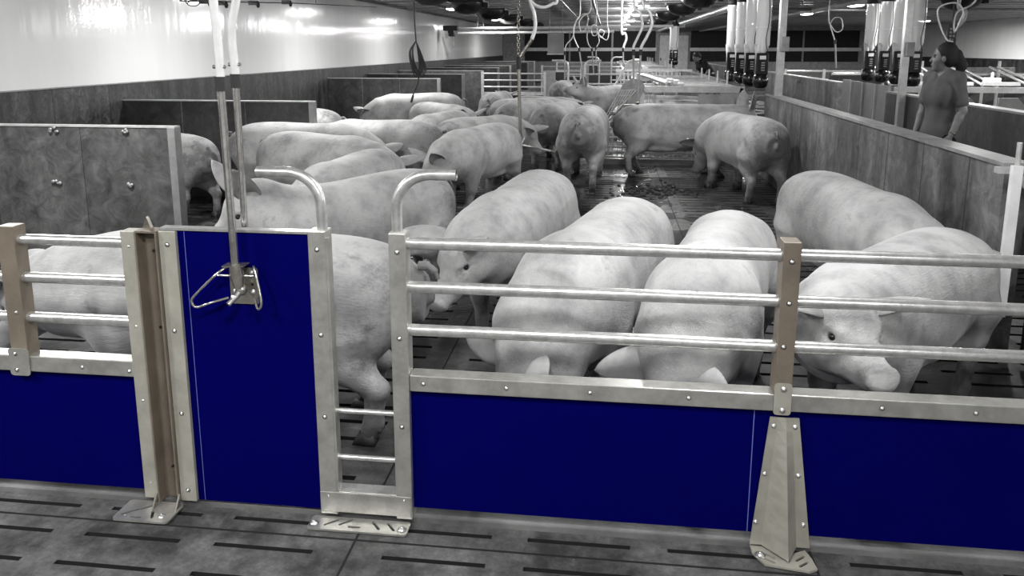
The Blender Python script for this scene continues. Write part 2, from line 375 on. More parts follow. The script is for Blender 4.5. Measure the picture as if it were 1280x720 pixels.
struct('ceiling', mb, M['ceil'])
mb = MB()
y = 1.0
while y < 38: mb.box(XL, XR, y, y + .03, CEIL - .02, CEIL); y += .9
struct('trim_4', mb, M['ceilrib'])
mb = MB(); mb.box(-4.1, -4.02, 1, 38.5, CEIL - .05, CEIL); mb.box(XL, XL + .03, YF, YB, CEIL - .05, CEIL); struct('trim_5', mb, M['dark'])
# back wall: dark curtained openings between pale rails, and two doors
n = 0
for x0, x1, z0, z1 in [(-4.1, -1.9, 1.62, 2.42), (-1.8, .2, 1.62, 2.42), (.3, 2.35, 1.62, 2.42), (-4.1, -1.9, .95, 1.44), (-1.8, .2, .95, 1.44), (.3, 2.35, .95, 1.44),
                       (4.05, 6.9, 1.62, 2.42), (7.0, 9.3, 1.62, 2.42), (9.4, 11.9, 1.62, 2.42), (4.05, 6.9, .95, 1.44), (7.0, 9.3, .95, 1.44), (9.4, 11.9, .95, 1.44)]:
    n += 1; mb = MB(); mb.box(x0, x1, YB - .05, YB, z0, z1); struct('window_%d' % n, mb, M['curtain'])
mb = MB(); mb.box(-4.15, 2.4, YB - .14, YB - .05, 1.45, 1.61); mb.box(4.0, 12, YB - .14, YB - .05, 1.45, 1.61)
struct('trim_6', mb, M['white'])
for i, x0 in enumerate((2.55, 3.3)):
    d_ = MB(); d_.box(x0, x0 + .62, YB - .06, YB, 0, 2.2); o = struct('door_%d' % (i + 1), d_, M['white'])
    h_ = MB(); h_.box(x0 + .05, x0 + .1, YB - .1, YB - .06, 1.0, 1.12); h_.build('door_handle', M['dark'], o)
    f_ = MB(); f_.box(x0 - .04, x0, YB - .09, YB, 0, 2.26); f_.box(x0 + .62, x0 + .66, YB - .09, YB, 0, 2.26); f_.box(x0 - .04, x0 + .66, YB - .09, YB, 2.2, 2.26)
    f_.build('door_frame', M['midsteel'], o)

# ------------------------------------------------------------------ lamps
def lamp(x, y, z, kind, label, group, show=True):
    t = thing('ceiling_lamp', label, 'lamp', (x, y, z), group)
    r = .16 if kind != 'mid' else .11
    MB().lathe((x, y, z), [(r * 1.15, .0), (r * 1.2, .03), (r * .9, .07), (.03, .09), (.03, CEIL - z)], 18).build('housing', M['white'], t)
    d_ = MB(); d_.lathe((x, y, z), [(r * 1.1, 0.0), (r, -.02), (r * .6, -.035), (0, -.04)], 18); d_.build('diffuser', M['lamp'], t)
    l = area(None, LAMP_POWER[kind], r * 2.2)
    if kind == 'mid': l = bpy.data.lights.new('lamp_light', 'POINT'); l.energy = LAMP_POWER[kind]; l.shadow_soft_size = .09
    lo = bpy.data.objects.new('lamp_light', l); C.objects.link(lo)
    lo.parent = t; lo.location = (0, 0, -.06 if kind != 'mid' else -.14)
    return t
LAMPS = []
for y in (3.0, 7.5, 12.0, 16.4, 20.5, 25, 30, 35.5): LAMPS.append((.72, y, 2.45, 'mid'))
for y in (1.0, 4.2, 8.4, 12.7, 17.5, 24, 31): LAMPS.append((-3.45, y, 2.47, 'side'))
for y in (.6, 5.0, 11.5, 17.0, 21.0, 29): LAMPS.append((5.05, y, 2.47, 'side'))
for y in (3, 9.5, 15, 21, 28): LAMPS.append((10.6, y, 2.5, 'far'))  # added row without a known source, brightens the right wall and stalls
LAMPS += [(-1.9, .2, 2.5, 'aisle'), (1.3, -.3, 2.5, 'aisle'), (-.3, .9, 2.5, 'aisle')]
for x, y, z, k in LAMPS:
    row = {'mid': 'round ceiling lamp in the bright row running away above the pen', 'side': 'round ceiling lamp beside the black domes', 'aisle': 'round ceiling lamp over the front aisle', 'far': 'round ceiling lamp added to brighten the right wall'}[k]
    if k == 'side' and x > 0: row = 'round ceiling lamp over the right hand pens'
    g = {'mid': 'lamps of the centre row', 'side': 'lamps of the left row' if x < 0 else 'lamps over the right pens', 'aisle': 'aisle lamps', 'far': 'lamps added to brighten the right wall'}[k]
    lamp(x, y, z, k, row, g)

# ------------------------------------------------------------------ implicit bodies
class Field:
    def __init__(s, lo, hi, vox):
        s.lo = np.array(lo, float); s.vox = vox
        s.n = np.ceil((np.array(hi) - s.lo) / vox).astype(int) + 1
        s.ax = [s.lo[i] + vox * np.arange(s.n[i]) for i in range(3)]
        s.F = np.full(s.n, 1.0, np.float32)
    def win(s, lo, hi, mg):
        sl_ = []
        for i in range(3):
            a = int(np.clip(math.floor((lo[i] - mg - s.lo[i]) / s.vox), 0, s.n[i])); b_ = int(np.clip(math.ceil((hi[i] + mg - s.lo[i]) / s.vox) + 1, 0, s.n[i]))
            sl_.append(slice(a, b_))
        P = np.meshgrid(s.ax[0][sl_[0]], s.ax[1][sl_[1]], s.ax[2][sl_[2]], indexing='ij')
        return tuple(sl_), np.stack(P, -1).astype(np.float32)
    def put(s, sl_, d, k, sub=False):
        a = s.F[sl_]
        if a.size == 0: return
        if sub:
            h = np.maximum(k - np.abs(a + d), 0) / k; s.F[sl_] = np.maximum(a, -d) + h * h * k * .25
        else:
            h = np.maximum(k - np.abs(a - d), 0) / k; s.F[sl_] = np.minimum(a, d) - h * h * k * .25
    def cone(s, a, b_, ra, rb, k=.03, sub=False, flat=None):
        a = np.array(a, np.float32); b_ = np.array(b_, np.float32); r = max(ra, rb)
        sl_, P = s.win(np.minimum(a, b_) - r, np.maximum(a, b_) + r, k + 3 * s.vox)
        ba = b_ - a; t = np.clip(((P - a) @ ba) / max(float(ba @ ba), 1e-9), 0, 1)
        d = np.linalg.norm(P - a - t[..., None] * ba, axis=-1) - (ra + t * (rb - ra))
        s.put(sl_, d, k, sub)
    def ell(s, c, r, k=.03, R=None, sub=False):
        c = np.array(c, np.float32); r = np.array(r, np.float32); m = float(r.max())
        sl_, P = s.win(c - m, c + m, k + 3 * s.vox)
        q = P - c
        if R is not None: q = q @ np.array(R, np.float32)        # columns of R are the axes
        k0 = np.linalg.norm(q / r, axis=-1); k1 = np.linalg.norm(q / (r * r), axis=-1) + 1e-6
        s.put(sl_, k0 * (k0 - 1) / k1, k, sub)
    def loft(s, xs, zt, zb, w, k=.03, ex=2.2):
        sl_, P = s.win((xs[0], -max(w), min(zb)), (xs[-1], max(w), max(zt)), k + 3 * s.vox)
        x = P[..., 0]; xc = np.clip(x, xs[0], xs[-1])
        T = np.interp(xc, xs, zt); B = np.interp(xc, xs, zb); Wd = np.maximum(np.interp(xc, xs, w), 1e-3)
        cz = (T + B) / 2; rz = np.maximum((T - B) / 2, 1e-3)
        q = ((np.abs(P[..., 1]) / Wd) ** ex + (np.abs(P[..., 2] - cz) / rz) ** ex) ** (1 / ex)
        d = (q - 1) * np.minimum(Wd, rz); dx = np.abs(x - xc)
        d = np.where(dx > 0, np.sqrt(np.maximum(d, 0) ** 2 + dx ** 2), d)
        s.put(sl_, d.astype(np.float32), k)
    def mesh(s):
        F_ = s.F; ins = F_ < 0; nx, ny, nz = F_.shape
        acc = np.zeros((nx - 1, ny - 1, nz - 1, 3), np.float32); cnt = np.zeros((nx - 1, ny - 1, nz - 1), np.float32)
        offs = [(i, j, k) for i in (0, 1) for j in (0, 1) for k in (0, 1)]
        g = lambda o: F_[o[0]:nx - 1 + o[0], o[1]:ny - 1 + o[1], o[2]:nz - 1 + o[2]]
        for o in offs:
            for a in range(3):
                if o[a]: continue
                o2 = list(o); o2[a] = 1; A = g(o); B = g(o2); cr = (A < 0) != (B < 0)
                t = np.where(cr, A / np.where(cr, A - B, 1), 0)
                for c in range(3): acc[..., c] += np.where(cr, o[c] + (t if c == a else 0), 0)
                cnt += cr
        act = cnt > 0; idx = np.full(act.shape, -1, int); idx[act] = np.arange(act.sum())
        ijk = np.argwhere(act); V = ijk + acc[act] / cnt[act][:, None]
        quads = []
        for a in range(3):
            b_, c = (a + 1) % 3, (a + 2) % 3
            A = np.take(ins, range(0, F_.shape[a] - 1), a); B = np.take(ins, range(1, F_.shape[a]), a)
            cr = np.argwhere(A != B); cr = cr[(cr[:, b_] > 0) & (cr[:, c] > 0) & (cr[:, b_] < F_.shape[b_] - 1) & (cr[:, c] < F_.shape[c] - 1)]
            fl = A[tuple(cr.T)]
            def at(db, dc):
                q = cr.copy(); q[:, b_] -= db; q[:, c] -= dc; return idx[tuple(q.T)]
            Q = np.stack([at(1, 1), at(0, 1), at(0, 0), at(1, 0)], 1); Q[~fl] = Q[~fl][:, ::-1]; quads.append(Q)
        Q = np.concatenate(quads)
        for _ in range(2):                                     # pull the vertices onto the surface
            i0 = np.clip(np.floor(V).astype(int), 0, s.n - 2); f = (V - i0)[:, :, None]
            val = 0; gr = np.zeros_like(V)
            c8 = {o: F_[i0[:, 0] + o[0], i0[:, 1] + o[1], i0[:, 2] + o[2]] for o in offs}
            fx, fy, fz = f[:, 0, 0], f[:, 1, 0], f[:, 2, 0]
            for o, cv in c8.items():
                wx = fx if o[0] else 1 - fx; wy = fy if o[1] else 1 - fy; wz = fz if o[2] else 1 - fz
                val = val + cv * wx * wy * wz
                gr[:, 0] += cv * (1 if o[0] else -1) * wy * wz; gr[:, 1] += cv * (1 if o[1] else -1) * wx * wz; gr[:, 2] += cv * (1 if o[2] else -1) * wx * wy
            st = val[:, None] * gr / np.maximum((gr ** 2).sum(1), 1e-8)[:, None]
            V = V + np.clip(st, -.4, .4) * -1
        return s.lo + V * s.vox, Q

def np_mesh(name, parts, mats):
    """parts: list of (verts Nx3, faces list/array, material index)"""
    vs_ = []; fs = []; mi = []; o = 0
    for V, Fc, m in parts:
        vs_ += [tuple(map(float, v)) for v in V]; fs += [[int(i) + o for i in f] for f in Fc]; mi += [m] * len(Fc); o += len(V)
    me = bpy.data.meshes.new(name); me.from_pydata(vs_, [], fs)
    for m in mats: me.materials.append(m)
    me.polygons.foreach_set('material_index', mi); me.polygons.foreach_set('use_smooth', [True] * len(fs))
    me.update(); return me

def leaf(base, tip_dir, side_dir, length, width, cup, th=.009, fold=.0, nu=12, nv=9):
    """a cupped ear: a leaf-shaped shell with thickness"""
    b_ = np.array(base, float); t = np.array(tip_dir, float); t /= np.linalg.norm(t)
    sd = np.array(side_dir, float); sd -= t * (sd @ t); sd /= np.linalg.norm(sd); nn = np.cross(t, sd)
    def P(u, v, side):
        wdt = width * (.46 * (1 - u) ** .8 + 1.05 * u ** .55 * (1 - u) ** .75 + .012)
        c = cup * (1 - .5 * u)
        a = v * 1.15
        y = math.sin(a * c * 1.2) / max(c * 1.2, .01) * wdt * .5; z = -(1 - math.cos(a * c * 1.2)) / max(c * 1.2, .01) * wdt * .5
        drop = -fold * u * u * length
        return b_ + t * (u * length) + sd * y + nn * (z + drop + side * th / 2 * (1 - .6 * u) * (1 - .5 * abs(v)))
    V = []; Fc = []
    for s_ in (1, -1):
        for i in range(nu + 1):
            for j in range(nv + 1): V.append(P(i / nu, j / nv * 2 - 1, s_))
    m = (nu + 1) * (nv + 1); at = lambda k, i, j: k * m + i * (nv + 1) + j
    for i in range(nu):
        for j in range(nv):
            Fc.append([at(0, i, j), at(0, i + 1, j), at(0, i + 1, j + 1), at(0, i, j + 1)])
            Fc.append([at(1, i, j), at(1, i, j + 1), at(1, i + 1, j + 1), at(1, i + 1, j)])
        Fc.append([at(0, i, 0), at(1, i, 0), at(1, i + 1, 0), at(0, i + 1, 0)]); Fc.append([at(0, i, nv), at(0, i + 1, nv), at(1, i + 1, nv), at(1, i, nv)])
    for j in range(nv): Fc.append([at(0, nu, j), at(1, nu, j), at(1, nu, j + 1), at(0, nu, j + 1)])
    return np.array(V), Fc

def ball_np(c, r, n=10):
    m = MB().ball(c, r, n); return np.array(m.v), m.f

def pig_mesh(name, poll=(.80, 0, .76), pitch=-38, yaw=0, bend=0.0, steps=(0, 0, 0, 0), vox=.016, lying=False, ear=1.0, eardrop=.12, fat=1.0, eart=(.34, .62, .66)):
    """sow facing +x, feet on z = 0; steps: foot offsets hind-left, hind-right, fore-left, fore-right"""
    fld = Field((-1.0, -.46, -.02), (1.32, .46, 1.22), vox)
    dz = -.31 if lying else 0
    xs = np.array([-.82, -.80, -.76, -.70, -.60, -.45, -.25, .0, .25, .45, .58, .68])
    zt = np.array([.72, .78, .83, .875, .908, .928, .93, .92, .915, .90, .87, .82]) + dz
    zb = np.array([.58, .52, .48, .445, .41, .38, .335, .315, .325, .37, .43, .50]) + dz
    wd_ = np.array([.07, .125, .17, .205, .235, .25, .258, .265, .255, .235, .205, .16]) * fat
    fine = np.linspace(xs[0], xs[-1], 60)
    sm = lambda a: np.convolve(np.pad(np.interp(fine, xs, a), 3, 'edge'), np.ones(7) / 7, 'valid')
    fld.loft(fine, sm(zt), sm(zb), sm(wd_), .05, 2.25)
    poll = np.array(poll, float) + (0, 0, dz)
    cy, sy, cp, sp = math.cos(math.radians(yaw)), math.sin(math.radians(yaw)), math.cos(math.radians(pitch)), math.sin(math.radians(pitch))
    u = np.array((cp * cy, cp * sy, sp)); v = np.array((-sy, cy, 0)); w = np.cross(u, v)
    H = lambda a, b_, c: poll + u * a + v * b_ + w * c
    R = np.stack([u, v, w], 1)
    mid = (np.array((.55, 0, .655 + dz)) + poll) / 2 + np.array((0, 0, -.02))
    fld.cone((.42, 0, .65 + dz), mid, .235, .205, .12); fld.cone(mid, H(-.01, 0, -.03), .20, .145, .10)
    # head
    fld.ell(H(.04, 0, -.01), (.15, .125, .135), .06, R)
    for s_ in (-1, 1): fld.cone(H(.02, .06 * s_, -.09), H(.15, .045 * s_, -.085), .095, .062, .05)
    fld.cone(H(.10, 0, .0), H(.22, 0, -.035), .098, .066, .05)
    fld.cone(H(.20, 0, -.04), H(.355, 0, -.035), .066, .056, .04)
    fld.cone(H(.08, 0, -.12), H(.29, 0, -.095), .06, .034, .03)
    fld.ell(H(.372, 0, -.028), (.024, .062, .054), .014, R)
    for s_ in (-1, 1):
        fld.ell(H(.135, .075 * s_, .045), (.04, .022, .016), .03, R)
        fld.ell(H(.142, .094 * s_, .018), (.020, .014, .014), .016, R, sub=True)
        fld.ell(H(.10, .10 * s_, -.05), (.05, .03, .05), .04, R)
    # legs
    st = steps
    for i, s_ in ((2, 1), (3, -1)):
        e = st[i]
        if lying:
            fld.ell((.38, .17 * s_, .28), (.16, .09, .18), .06); fld.cone((.36, .2 * s_, .12), (.60, .18 * s_, .06), .07, .05, .05); fld.cone((.60, .18 * s_, .06), (.48, .16 * s_, .04), .045, .035, .03)
            continue
        fld.ell((.40, .145 * s_, .58), (.145, .085, .22), .07)
        fld.cone((.40, .155 * s_, .50), (.40 + e * .35, .16 * s_, .29), .105, .062, .06)
        fld.cone((.40 + e * .35, .16 * s_, .29), (.41 + e * .8, .155 * s_, .115), .056, .038, .03)
        fld.ell((.405 + e * .45, .16 * s_, .255), (.05, .045, .055), .03)
        fld.cone((.41 + e * .8, .155 * s_, .115), (.43 + e, .155 * s_, .06), .042, .040, .02)
    for i, s_ in ((0, 1), (1, -1)):
        e = st[i]
        if lying:
            fld.ell((-.46, .18 * s_, .26), (.24, .11, .22), .06); fld.cone((-.36, .24 * s_, .12), (-.5, .2 * s_, .05), .09, .05, .05); fld.cone((-.5, .2 * s_, .05), (-.22, .22 * s_, .045), .045, .035, .03)
            continue
        fld.ell((-.52, .135 * s_, .60), (.225, .12, .255), .06)
        fld.cone((-.50, .15 * s_, .50), (-.50 + e * .3, .16 * s_, .40), .155, .10, .06)
        fld.cone((-.50 + e * .3, .16 * s_, .40), (-.615 + e * .6, .16 * s_, .265), .098, .052, .04)
        fld.ell((-.628 + e * .62, .16 * s_, .265), (.045, .036, .05), .02)
        fld.cone((-.615 + e * .6, .16 * s_, .255), (-.585 + e * .9, .158 * s_, .10), .045, .037, .02)
        fld.cone((-.585 + e * .9, .158 * s_, .10), (-.565 + e, .158 * s_, .06), .042, .040, .02)
    if not lying:
        for s_ in (-1, 1): fld.ell((-.25, .09 * s_, .355), (.22, .07, .04), .06)
        fld.ell((-.835, 0, .655), (.03, .026, .045), .02)
        fld.cone((-.86, 0, .60), (-.80, 0, .42), .012, .02, .03, sub=True)
    V, Q = fld.mesh()
    parts = [(V, Q, 0)]
    for s_ in (-1, 1):
        ba = H(.0, .085 * s_, .075); td = u * eart[0] + v * (eart[1] * s_) + w * eart[2] + np.array((0, 0, .10))
        parts.append(leaf(ba, td, (u * -.75 + v * .66 * s_) * s_, .26, .20, .75, fold=eardrop) + (1,))
        parts.append(ball_np(H(.145, .090 * s_, .017), (.0155, .0155, .0155)) + (2,))
        parts.append(ball_np(H(.391, .024 * s_, -.026), (.009, .011, .015), 8) + (2,))
    tz = dz
    tl = MB().tube(smooth_path([(-.80, 0, .80 + tz), (-.835, .004, .80 + tz), (-.858, .010, .787 + tz), (-.872, .015, .768 + tz), (-.880, .018, .745 + tz)], 4), [.022] * 5 + [.015] * 6 + [.009] * 6, 8)
    parts.append((np.array(tl.v), tl.f, 0))
    if not lying:
        for i, (xx, s_) in enumerate(((-.555, 1), (-.555, -1), (.44, 1), (.44, -1))):
            xh = xx + st[i]; hb = MB()
            for t_ in (-1, 1):
                yb = .157 * s_ + t_ * .019
                hb.add([(xh - .03, yb - .017, .055), (xh + .035, yb - .016, .055), (xh + .035, yb + .016, .055), (xh - .03, yb + .017, .055),
                        (xh - .035, yb - .018, 0), (xh + .062, yb - .010, 0), (xh + .062, yb + .010, 0), (xh - .035, yb + .018, 0)],
                       [(0, 1, 2, 3), (7, 6, 5, 4), (0, 4, 5, 1), (1, 5, 6, 2), (2, 6, 7, 3), (3, 7, 4, 0)])
            for t_ in (-1, 1): hb.ball((xh - .05, .157 * s_ + t_ * .02, .075), (.014, .011, .018), 8)
            parts.append((np.array(hb.v), hb.f, 3))
    if bend:
        parts = [(np.array(V_) + np.stack([0 * np.array(V_)[:, 0], bend * np.array(V_)[:, 0] ** 2 * np.sign(np.array(V_)[:, 0] + .0), 0 * np.array(V_)[:, 0]], 1) if False else
                  np.column_stack([np.array(V_)[:, 0], np.array(V_)[:, 1] + bend * np.array(V_)[:, 0] ** 2, np.array(V_)[:, 2]]), F_, m_) for V_, F_, m_ in parts]
    me = np_mesh(name, parts, [M['skin'], M['earskin'], M['eye'], M['hoof']])
    return me, (H, u, v, w, poll)

# ------------------------------------------------------------------ front fence (blue boards, tubes and posts), plane Y = 2.31
FY = 2.31
def rounded(w, h, r, n=4):
    out = []
    for cx_, cy_, a0 in ((w - r, r, -90), (w - r, h - r, 0), (r, h - r, 90), (r, r, 180)):
        out += [(cx_ + r * math.cos(math.radians(a0 + 90 * k / n)), cy_ + r * math.sin(math.radians(a0 + 90 * k / n))) for k in range(n + 1)]
    return out
def slot2(cx_, cy_, l, w, ang, n=4):
    c, s_ = math.cos(math.radians(ang)), math.sin(math.radians(ang)); out = []
    for sx_, a0 in ((1, -90), (-1, 90)):
        for k in range(n + 1):
            t = math.radians(a0 + 180 * k / n); px, py = sx_ * (l / 2 - w / 2) + w / 2 * math.cos(t), w / 2 * math.sin(t)
            out.append((cx_ + px * c - py * s_, cy_ + px * s_ + py * c))
    return out

# left fence section
t = thing('fence', 'left fence section with three steel tubes over a short blue board', 'fence', (-1.8, FY + .03, 0))
MB().box(-3.4, -1.575, FY + .018, FY + .034, .05, .50).build('blue_board', M['blue'], t)
MB().box(-3.4, -1.585, FY, FY + .062, .484, .541).build('top_beam', M['galv'], t, .003)
for z in (.955, .82, .675): MB().tube([(-3.4, FY + .03, z), (-1.56, FY + .03, z)], .019, 16).build('tube_rail', M['tube'], t)
MB().box(-1.595, -1.54, FY - .002, FY + .05, .03, 1.002).build('edge_post', M['beige'], t, .002)
o = MB().box(-2.048, -1.985, FY, FY + .058, .5, 1.005).build('upright_post', M['brown'], t, .002)
MB().plate(rounded(.075, .10, .012), [], (-2.055, FY - .006, .47), (1, 0, 0), (0, 0, 1), -.004).build('joint_plate', M['galv'], t)
for p in ((-2.03, FY - .006, .55), (-2.03, FY - .006, .49), (-1.785, FY, .51), (-1.61, FY, .505), (-1.568, FY, .95), (-1.568, FY, .67), (-1.568, FY, .40), (-1.568, FY, .09), (-2.5, FY, .51), (-2.01, FY, .70)): bolt(t, p)
tag(t, t['label'], 'fence')
# hinge/gate post
t = thing('gate_post', 'brown channel post on a slotted foot plate left of the blue door', 'post', (-1.5, FY + .03, 0))
mb = MB(); mb.box(-1.538, -1.532, FY - .014, FY + .05, .02, 1.0); mb.box(-1.466, -1.460, FY - .014, FY + .05, .02, 1.0); mb.box(-1.538, -1.46, FY + .03, FY + .036, .02, 1.0)
mb.build('channel', M['brown'], t, .001)
MB().box(-1.538, -1.461, FY - .012, FY + .05, 1.0, 1.006).build('cap', M['brown'], t)
MB().add([(-1.538, FY + .034, 1.0), (-1.503, FY + .034, 1.0), (-1.520, FY + .034, 1.045), (-1.538, FY + .049, 1.0), (-1.503, FY + .049, 1.0), (-1.520, FY + .049, 1.045)],
         [(0, 1, 2), (5, 4, 3), (0, 2, 5, 3), (1, 4, 5, 2), (0, 3, 4, 1)]).build('pointed_tip', M['stain'], t)
holes = [slot2(.042, .045, .060, .010, 38), slot2(.088, .078, .055, .010, 38), slot2(.080, .018, .040, .009, 0), slot2(.128, .040, .048, .010, -65)]
MB().plate(rounded(.205, .115, .015), [h for h in holes], (-1.655, 2.20, .006), (1, 0, 0), (0, 1, 0), .007).build('foot_plate', M['galv'], t)
for x in (-1.545, -1.46): MB().add([(x, FY - .014, .01), (x, FY - .05, .01), (x, FY - .014, .06), (x + .006, FY - .014, .01), (x + .006, FY - .05, .01), (x + .006, FY - .014, .06)], [(0, 1, 2), (5, 4, 3), (0, 3, 4, 1), (1, 4, 5, 2), (2, 5, 3, 0)]).build('gusset', M['stain'], t)
bolt(t, (-1.49, 2.235, .010), (0, 0, 1), .014); bolt(t, (-1.62, 2.225, .010), (0, 0, 1), .006)
for z in (.93, .66, .14): MB().lathe((0, 0, 0), [(.004, 0), (0, .001)], 8); MB().tube([(-1.499, FY + .0295, z), (-1.499, FY + .027, z)], .005, 10).build('hole', M['dark'], t)

# blue door
t = thing('sliding_door', 'tall blue door board with steel edge strip between the brown post and curved handle', 'door', (-1.17, FY + .03, 0))
MB().box(-1.45, -.9455, FY + .012, FY + .027, .028, 1.008).build('blue_board', M['blue'], t)
MB().box(-1.4595, -1.40, FY - .002, FY + .045, .028, 1.006).build('edge_strip', M['beige'], t, .002)
MB().box(-1.458, -.946, FY + .006, FY + .045, 1.008, 1.016).build('top_strip', M['tube'], t)
MB().box(-1.3757, -1.3744, FY + .010, FY + .0125, .03, 1.005).build('edge_line', M['blueline'], t)
for z in (.96, .66, .36, .07): bolt(t, (-1.43, FY - .002, z))
# bracket with lever loops and the dispenser valve
t = thing('valve_bracket', 'steel valve bracket with a bent loop handle on the blue door', 'valve', tuple(W(303, 357, FY)))
c = W(303, 357, FY); yq = FY + .0
MB().plate(rounded(.098, .125, .008), [slot2(.02, .068, .009, .009, 0), slot2(.078, .068, .009, .009, 0)], (c.x - .046, yq + .006, c.z - .065), (1, 0, 0), (0, 0, 1), -.004).build('back_plate', M['stain'], t)
for dx, dz in ((-.030, .045), (.033, .045), (-.028, -.022), (.034, -.022)): bolt(t, (c.x + dx, yq + .002, c.z + dz), r=.0065)
q = lambda x, y, dy: W(x, y, FY + dy)
MB().tube(smooth_path([q(284, 333, -.005), q(268, 345, -.03), q(243, 370, -.03), q(240, 378, -.03), q(246, 384, -.03), q(262, 379, -.03), q(286, 372, -.005)], 6), .0045, 8).build('loop_handle', M['chrome'], t)
MB().tube(smooth_path([q(317, 333, -.004), q(319, 340, -.02), q(326, 372, -.045), q(326, 384, -.045), q(322, 386, -.03), q(319, 374, -.004)], 6), .0045, 8).build('side_loop', M['chrome'], t)
MB().tube([q(272, 344, -.03), q(317, 345, -.02)], .004, 8).build('cross_bar', M['chrome'], t)
mb = MB(); mb.tube([q(294, 330, -.03), q(297, 345, -.03), q(299, 360, -.03)], [.020, .022, .014], 12); mb.ball(q(302, 362, -.022), .020)
mb.build('valve_body', M['stain'], t)
mb = MB(); mb.tube([q(300, 364, -.03), q(294, 372, -.045)], [.011, .010], 10); mb.tube([q(295, 371, -.045), q(285, 381, -.07)], [.0085, .010], 10)
mb.build('nozzle', M['chrome'], t); bolt(t, q(291, 372, -.055), r=.006)
mb = MB(); mb.bar(q(281, 331, -.018), q(308, 331, -.018), .045, .004); mb.build('top_flange', M['stain'], t)

# passage frame with the curved handles
t = thing('passage_frame', 'narrow walk-through frame with two posts, curved handles and a slotted sill plate', 'gate frame', (-.785, FY + .03, 0))
for x0, x1 in ((-.945, -.885), (-.678, -.622)):
    MB().box(x0, x1, FY - .004, FY + .056, .02, 1.022).build('frame_post', M['galv'], t, .003)
MB().box(-.885, -.878, FY - .004, FY + .02, .10, 1.0).build('post_lip', M['galv'], t)
def bend(x0, sgn, length, zt, R=.11):
    p = [(x0, FY + .026, 1.0), (x0, FY + .026, zt - R)]
    p += [(x0 + sgn * (R - R * math.cos(a)), FY + .026, zt - R + R * math.sin(a)) for a in [math.radians(90 * k / 10) for k in range(1, 11)]]
    p += [(x0 + sgn * (R + length), FY + .026, zt)]
    return p
MB().tube(bend(-.905, -1, .10, 1.208), .0175, 18, cap=False).build('curved_handle', M['tube'], t)
MB().tube(bend(-.655, 1, .085, 1.208), .0175, 18, cap=False).build('curved_handle', M['tube'], t)
for x in (-1.115, -.46): MB().tube([(x + (.004 if x < -1 else -.004), FY + .026, 1.208), (x + (.006 if x < -1 else -.006), FY + .026, 1.208)], .016, 14).build('tube_end', M['dark'], t)
for z in (.392, .222): MB().tube([(-.885, FY + .025, z), (-.678, FY + .025, z)], .009, 12).build('rung', M['tube'], t)
mb = MB(); mb.box(-.945, -.625, FY - .006, FY + .056, .03, .105); mb.build('sill', M['galv'], t, .003)
MB().box(-.885, -.678, FY - .0, FY + .05, .105, .108).build('sill_top', M['tube'], t)
hs = [slot2(.075 + .052 * k, .038, .055, .010, (40, 40, 0, -50, -50)[k]) for k in range(5)]; hs[1] = slot2(.125, .045, .055, .010, 40); hs[2] = slot2(.160, .022, .045, .010, 0)
MB().plate(rounded(.345, .072, .010), hs, (-.972, 2.235, .004), (1, 0, 0), (0, 1, 0), .007).build('foot_plate', M['galv'], t)
for x in (-.955, -.648): bolt(t, (x, 2.262, .011), (0, 0, 1), .013)
for p in ((-.915, FY - .004, .96), (-.915, FY - .004, .67), (-.915, FY - .004, .38), (-.915, FY - .004, .09), (-.65, FY - .004, .96), (-.65, FY - .004, .67), (-.65, FY - .004, .36), (-.65, FY - .004, .09)): bolt(t, p)

# right fence section
t = thing('fence', 'long right fence section with three steel tubes over blue boards', 'fence', (.55, FY + .03, 0))
MB().box(-.622, .484, FY + .018, FY + .034, .055, .495).build('blue_board', M['blue'], t)
MB().box(.488, 3.2, FY + .018, FY + .034, .055, .495).build('blue_board', M['blue'], t)
MB().box(.4848, .4872, FY + .0165, FY + .030, .055, .495).build('board_edge', M['blueline'], t)
MB().box(-.621, 3.2, FY, FY + .062, .487, .543).build('top_beam', M['galv'], t, .003)
for z in (.983, .837, .690):
    MB().tube([(-.622, FY + .03, z), (.56, FY + .03, z)], .0195, 18).build('tube_rail', M['tube'], t)
    MB().tube([(.56, FY + .03, z), (3.2, FY + .03, z)], .0195, 18).build('tube_rail', M['tube'], t)
MB().box(.538, .590, FY - .004, FY + .066, .543, 1.030).build('upright_post', M['brown'], t, .002)
MB().plate(rounded(.052, .105, .01), [], (.538, FY - .006, .478), (1, 0, 0), (0, 0, 1), -.003).build('joint_plate', M['beige'], t)
for p in ((.564, FY - .010, .565), (.564, FY - .010, .495), (.564, FY - .004, .97), (.564, FY - .004, .84), (.556, FY - .004, .70), (-.575, FY, .515), (-.30, FY, .515), (-.03, FY, .515), (.28, FY, .515), (.86, FY, .515), (1.13, FY, .515), (1.42, FY, .515)): bolt(t, p)
# folded support bracket
t = thing('support_bracket', 'folded triangular steel bracket bolted against the blue boards of the right fence', 'bracket', (.59, FY - .04, 0))
def fold(z, y_out):
    k = (.465 - z) / .445
    return [(.532 - .038 * k, FY + .008, z), (.556 - .024 * k, FY + .008, z), (.580 + .018 * k, FY + .010 - y_out, z), (.598 + .040 * k, FY + .008, z), (.620 + .062 * k, FY + .008, z)]
mb = MB(); rings = [fold(.465 - .445 * k / 10, .075 * (k / 10) + .004) for k in range(11)]
v = [p for r_ in rings for p in r_]; f = [(i * 5 + j, (i + 1) * 5 + j, (i + 1) * 5 + j + 1, i * 5 + j + 1) for i in range(10) for j in range(4)]
mb.add(v, f); o = mb.build('folded_plate', M['beige'], t); sd_ = o.modifiers.new('thick', 'SOLIDIFY'); sd_.thickness = .005; sd_.offset = 1
out = [(0, 0), (.03, -.055), (.16, -.075), (.187, -.06), (.182, -.01), (.17, .03), (.105, -.005), (.06, .035), (.0, .05)]
